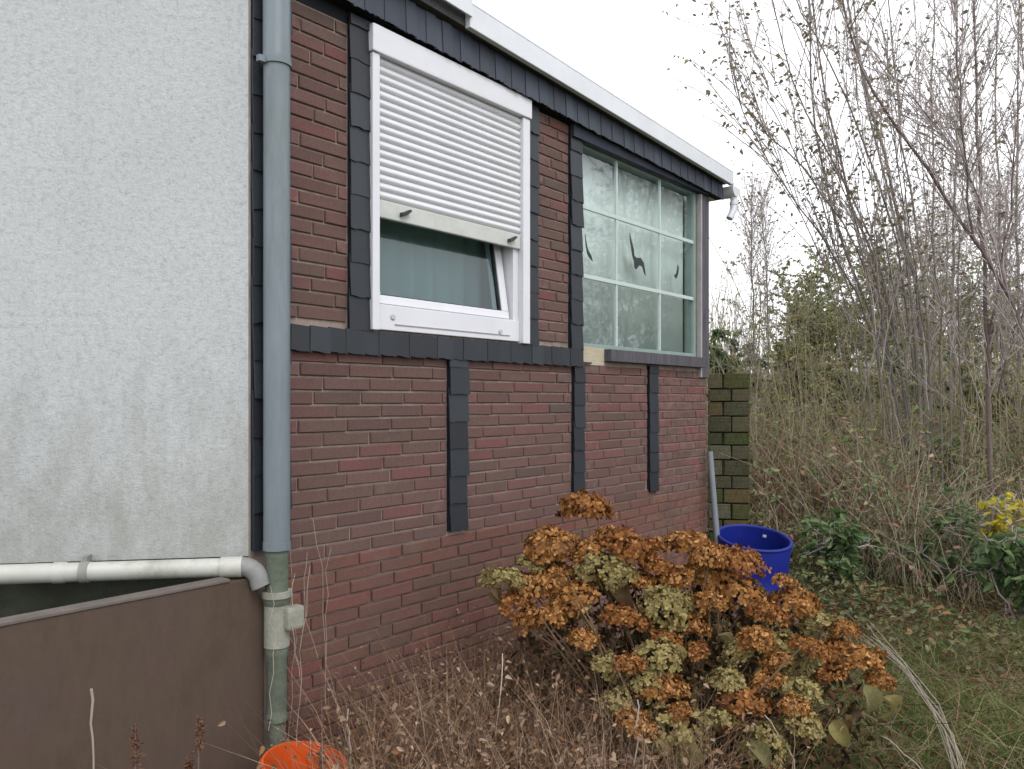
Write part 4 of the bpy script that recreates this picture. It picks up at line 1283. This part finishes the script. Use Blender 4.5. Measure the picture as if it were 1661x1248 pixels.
up = brush('upright_twigs', 'dense fine upright yellow green twigs closing the garden behind the house end', 4000, (2.0, 12), (7.7, 15), (2.0, 4.0), M_upright, 0.0052, 0.10)
V, F = leaves_on(up, 30000, 0.02, 0.06, 0.55)
tag(link('yellow_green_leaves', quads_mesh('yellow_green_leaves', V, F, M_leaf_yg)), 'small yellow green leaves left on the upright twigs', None, None, 'stuff')
right = brush('brush', 'tall thin dead stems on the right under the trees', 900, (3.2, 7), (5.9, 8.5), (0.4, 1.5), M_brush, 0.004)
V, F = leaves_on(np.concatenate([far, mid]), 26000, 0.03, 0.075, 0.5)
tag(link('thicket_leaves', quads_mesh('thicket_leaves', V, F, M_leaf_olive)), 'olive and brown leaves hanging on in the brush', None, None, 'stuff')
V, F = leaves_on(np.concatenate([dead, mid, right]), 7000, 0.03, 0.08, 0.5)
_q = np.concatenate([mid, right, up]); _q = _q[(_q[:, 0, 2] < 1.3)]
Vg, Fg = leaves_on(_q, 15000, 0.025, 0.07, 0.5)
tag(link('low_green_leaves', quads_mesh('low_green_leaves', Vg, Fg, M_leaf_green)), 'green bramble leaves low in the brush', None, None, 'stuff')
tag(link('withered_brush_leaves', quads_mesh('withered_brush_leaves', V, F, M_bracken)), 'withered brown leaves on the dead stems', None, None, 'stuff')

# far-off wood closing the view behind the thicket
n = 5200
x = rng.uniform(3, 40, n); y = rng.uniform(22, 42, n)
k = x / y > 0.2; x, y = x[k], y[k]; n = len(x)
h = rng.uniform(2.0, 7.0, n) * (0.75 + 0.25 * np.sin(x * 0.9 + 1))
f = np.linspace(0, 1, 5)[None, :, None]
P = np.stack([x, y, np.zeros(n)], -1)[:, None] + np.stack([rng.normal(0, 0.12, n), rng.normal(0, 0.12, n), np.ones(n)], -1)[:, None] * h[:, None, None] * f
P[:, 1:] += rng.normal(0, 0.07, (n, 4, 3))
parts = [tube_batch(P, np.broadcast_to(np.linspace(0.022, 0.006, 5), (n, 5)) * rng.uniform(0.5, 1.4, (n, 1)), 3)]
q, rq = twigs_along(list(P), 14000, 0.4, 1.3, 0.6, 0.008, 0.2)
parts.append(tube_batch(q, rq, 3))
M_far = random_mat('far_twigs', [(0, srgb(136, 128, 112)), (0.5, srgb(156, 148, 136)), (1, srgb(142, 136, 108))], 0.9, 0.1)
V, F = merge(parts)
tag(link('far_wood', quads_mesh('far_wood', V, F, M_far)), 'pale twiggy far-off wood behind the thicket', None, None, 'stuff')
V, F = leaves_on(q, 26000, 0.05, 0.12, 0.6)
tag(link('far_foliage', quads_mesh('far_foliage', V, F, M_leaf_olive)), 'last olive leaves in the far-off wood', None, None, 'stuff')

# ------------------------------------------------------------------ grass, litter, weeds
def wall_dist(x, y): return (x - W0[0]) * 0.7711 - (y - W0[1]) * 0.6366
def grass(n, xr, yr, L0, L1, name, label, m, dens=None, rad=0.0025, lean=0.45, z0=0.0):
    x = rng.uniform(*xr, n); y = rng.uniform(*yr, n)
    k = wall_dist(x, y) > 0.05
    if dens is not None: k &= rng.uniform(0, 1, n) < dens(x, y)
    x, y = x[k], y[k]; n = len(x)
    L = rng.uniform(L0, L1, n)
    d = np.stack([rng.normal(0, lean, n), rng.normal(0, lean, n), np.ones(n)], -1)
    arch = np.stack([rng.normal(0, lean, n), rng.normal(0, lean, n), -rng.uniform(0.1, 0.5, n)], -1)
    f = np.linspace(0, 1, 4)[None, :, None]
    b = np.stack([x, y, np.full(n, z0)], -1)
    P = b[:, None] + (d * L[:, None])[:, None] * f + (arch * L[:, None])[:, None] * f ** 2
    s = norm(np.cross(d, rand_dirs(n)))
    wv = np.array((1.0, 0.9, 0.6, 0.1)) * rad
    A = P - s[:, None] * wv[None, :, None]; B = P + s[:, None] * wv[None, :, None]
    V = np.stack([A, B], 2).reshape(n, 8, 3)
    i = (np.arange(n) * 8)[:, None]
    F = np.concatenate([i + np.array((2 * j, 2 * j + 1, 2 * j + 3, 2 * j + 2)) for j in range(3)], 0)
    tag(link(name, quads_mesh(name, V, F, m)), label, None, None, 'stuff')
    return P
def patch(x, y): return 0.22 + 0.78 * (np.sin(x * 2.1 + 1.0 + 0.7 * np.sin(y * 3)) * np.sin(y * 2.6 + 0.4) > -0.1)
grass(34000, (0.9, 5.5), (2.8, 5.6), 0.04, 0.26, 'grass', 'short rough green grass on the right of the hydrangea', M_grass, patch)
grass(3500, (1.3, 5.0), (2.9, 6.0), 0.12, 0.38, 'dry_grass', 'pale dry grass tangled into the green on the right', M_dry, None, 0.0018, 0.6)
grass(9000, (1.5, 7.0), (6.0, 9.5), 0.08, 0.30, 'grass', 'longer grass between the dead stems', M_grass, patch)
def weeds_density(x, y):
    w_ = wall_dist(x, y)
    return np.clip(1.25 - np.abs(x - 0.0) / 0.75, 0, 1) * (w_ > 0.25)
dryP = grass(15000, (-0.75, 1.0), (2.4, 4.2), 0.25, 0.80, 'dry_weeds', 'dead brown grass and weeds heaped against the brick wall', M_dry, weeds_density, 0.0017, 0.24)
V, F = leaves_on(dryP, 16000, 0.010, 0.034, 0.5)
tag(link('dry_weed_leaves', quads_mesh('dry_weed_leaves', V, F, M_dry)), 'shrivelled brown leaves on the dead weeds', None, None, 'stuff')
grass(2600, (-1.0, 0.2), (2.5, 3.6), 0.08, 0.30, 'dry_grass', 'sparse dry grass at the foot of the brick wall', M_dry, None, 0.002, 0.35)
n = 22000
p = np.stack([rng.uniform(0.5, 6.5, n), rng.uniform(2.8, 8.0, n), rng.uniform(0.0, 0.03, n)], -1)
band = np.exp(-((p[:, 1] - 5.3) / 0.8) ** 2) + 0.30 * (np.sin(p[:, 0] * 3 + p[:, 1] * 2) > -0.3)
p = p[rng.uniform(0, 1, n) < band]; n = len(p)
V, F = leaf_batch(p, rand_dirs(n, -0.25, 0.35), rand_dirs(n, 0.5, 1), rng.uniform(0.03, 0.075, n), rng.uniform(0.02, 0.045, n), rng.uniform(-0.3, 0.5, (n, 1)))
tag(link('leaf_litter', quads_mesh('leaf_litter', V, F, M_litter)), 'orange and brown fallen leaves on the ground', None, None, 'stuff')

n = 800
x = rng.uniform(1.2, 5.5, n); y = rng.uniform(2.9, 6.6, n)
k = wall_dist(x, y) > 0.3
b_ = np.stack([x, y, rng.uniform(0.01, 0.10, n)], -1)[k]
d_ = rand_dirs(len(b_), -0.05, 0.35) * rng.uniform(0.15, 0.7, len(b_))[:, None]
f = np.linspace(0, 1, 4)[None, :, None]
P = b_[:, None] + d_[:, None] * f + rng.normal(0, 0.012, (len(b_), 4, 3))
V, F = tube_batch(P, np.broadcast_to(np.linspace(0.0028, 0.0012, 4), (len(b_), 4)), 3)
tag(link('fallen_twigs', quads_mesh('fallen_twigs', V, F, M_inner)), 'thin fallen twigs lying in the grass', None, None, 'stuff')

# low ground cover of ivy, nettles and withered leaves between grass and brush
n = 38000
x = rng.uniform(1.4, 7.5, n); y = rng.uniform(4.0, 8.6, n)
hgt = rng.uniform(0, 1, n) ** 1.5 * np.clip((y - 3.9) / 2.6, 0.12, 1) * 0.45 * (0.55 + 0.45 * np.sin(x * 2.7 + y * 1.3))
k = (x / y > 0.30) & (rng.uniform(0, 1, n) < 0.35 + 0.65 * (np.sin(x * 1.9 + 2) * np.cos(y * 2.2) > -0.2))
p = np.stack([x, y, hgt], -1)[k]
V, F = leaf_batch(p, rand_dirs(len(p), -0.6, 0.4), rand_dirs(len(p), 0.2, 1), rng.uniform(0.025, 0.075, len(p)), rng.uniform(0.015, 0.04, len(p)), 0.3)
M_cover = leafmat('ground_cover', [(72, 92, 54), (96, 114, 70), (118, 90, 66), (84, 104, 60), (128, 90, 62), (88, 108, 84), (92, 76, 58), (104, 118, 74), (140, 112, 86)], 0.2)
tag(link('ground_cover', quads_mesh('ground_cover', V, F, M_cover)), 'low ivy, nettles and withered leaves below the brush', None, None, 'stuff')

# pale arching straw bundle in the right foreground
st = empty('straw_stalks', (1.9, 3.6, 0), 0, 'bundle of long pale dry stalks arching over the grass right of the hydrangea', 'plant')
for k in range(9):
    j = lambda s: random.uniform(-s, s)
    g = [at(1405 + j(20), 1020 + j(14), 3.75), at(1450 + j(10), 1062 + j(12), 3.65), at(1500 + j(16), 1118 + j(14), 3.5), at(1536 + j(18), 1180 + j(10), 3.4), at(1558 + j(14), 1250 + j(12), 3.3), at(1566 + j(20), 1300, 3.28)]
    P = polyline(g, 9, 0.006) - np.array((1.9, 3.6, 0))
    MB().tube(P, np.linspace(0.0014, 0.0024, 9), 5).build('stalk', M_straw, st, smooth=True)
# a few single canes
for k, (pts, lab) in enumerate([
    ([(1432, 1195, 3.3), (1470, 1225, 3.25), (1510, 1262, 3.2)], 'short pale cane lying in the grass at the lower right'),
    ([(1034, 1135, 2.9), (1033, 1190, 2.86), (1030, 1262, 2.84)], 'thin pale stalk standing in front of the hydrangea'),
    ([(565, 1150, 2.9), (566, 1190, 2.88), (572, 1256, 2.86)], 'thin pale stalk right of the orange bucket'),
    ([(1240, 1160, 3.0), (1275, 1210, 2.95), (1295, 1262, 2.92)], 'grey cane low in the right part of the hydrangea'),
    ([(815, 1060, 3.3), (812, 1130, 3.2), (800, 1250, 3.1)], 'thin dry stalk among the dead weeds left of the hydrangea'),
]):
    P = polyline([at(*q) for q in pts], 8, 0.004)
    tag(MB().tube(P, 0.0028, 5).build('dry_stalk', M_straw, smooth=True), lab, 'stalk', 'single dry stalks')

# seed stalks in front of the brown wall
def seed_stalk(px, ytop, Y, label, tall):
    top = at(px, ytop, Y)
    o = empty('seed_stalk', (top[0], top[1], 0), 0, label, 'weed', 'seed stalks in front of the brown wall')
    P = polyline([(0.02, 0, 0), (-0.01, 0.01, top[2] * 0.5), (0, 0, top[2])], 8, 0.003)
    MB().tube(P, np.linspace(0.005, 0.002, 8), 6).build('stem', M_barkred, o, smooth=True)
    n = 150
    z = rng.uniform(top[2] - tall, top[2], n)
    f = (top[2] - z) / tall
    p = np.stack([rng.normal(0, 0.006, n) * (0.4 + f), rng.normal(0, 0.006, n) * (0.4 + f), z], -1)
    V, F = leaf_batch(p, rand_dirs(n, -0.3, 0.9), rand_dirs(n), rng.uniform(0.006, 0.016, n), rng.uniform(0.004, 0.008, n))
    s = link('seeds', quads_mesh('seeds', V, F, M_dock), o); s['kind'] = 'stuff'
seed_stalk(220, 1178, 2.15, 'reddish dock seed stalk in front of the brown wall, left one', 0.16)
seed_stalk(324, 1166, 2.35, 'dark seed stalk in front of the brown wall, midway to the bucket', 0.10)
seed_stalk(306, 1232, 2.2, 'short brown seed head at the bottom edge before the brown wall', 0.05)
seed_stalk(522, 1180, 2.75, 'dark brown seed stalk rising from behind the orange bucket', 0.16)
P = polyline([at(148, 1118, 2.0), at(150, 1180, 2.0), at(153, 1290, 2.0)], 8, 0.002)
tag(MB().tube(P, np.linspace(0.0035, 0.002, 8), 5).build('dry_stalk', M_straw, smooth=True), 'single pale stalk in front of the brown wall at the far left', 'stalk', 'single dry stalks')

# dead creeper round the standpipe
cr = empty('creeper', (W0[0], W0[1], 0), WALL_ROT, 'dead pale creeper stems clinging round the pipe foot', 'plant')
for k in range(8):
    s = random.uniform(-0.20, 0.16)
    z0_, z1_ = random.uniform(0.15, 0.6), random.uniform(0.75, 1.18)
    g = [(s + random.uniform(-0.05, 0.05), -0.16 - random.uniform(0, 0.04), z0_), (s + random.uniform(-0.04, 0.04), -0.165, (z0_ + z1_) / 2), (s + random.uniform(-0.06, 0.06), -0.15, z1_)]
    if s > -0.03: g = [(x, y + 0.125, z) for x, y, z in g]
    P = polyline(g, 9, 0.006)
    MB().tube(P, 0.0012, 4).build('stem', M_straw, cr, smooth=True)
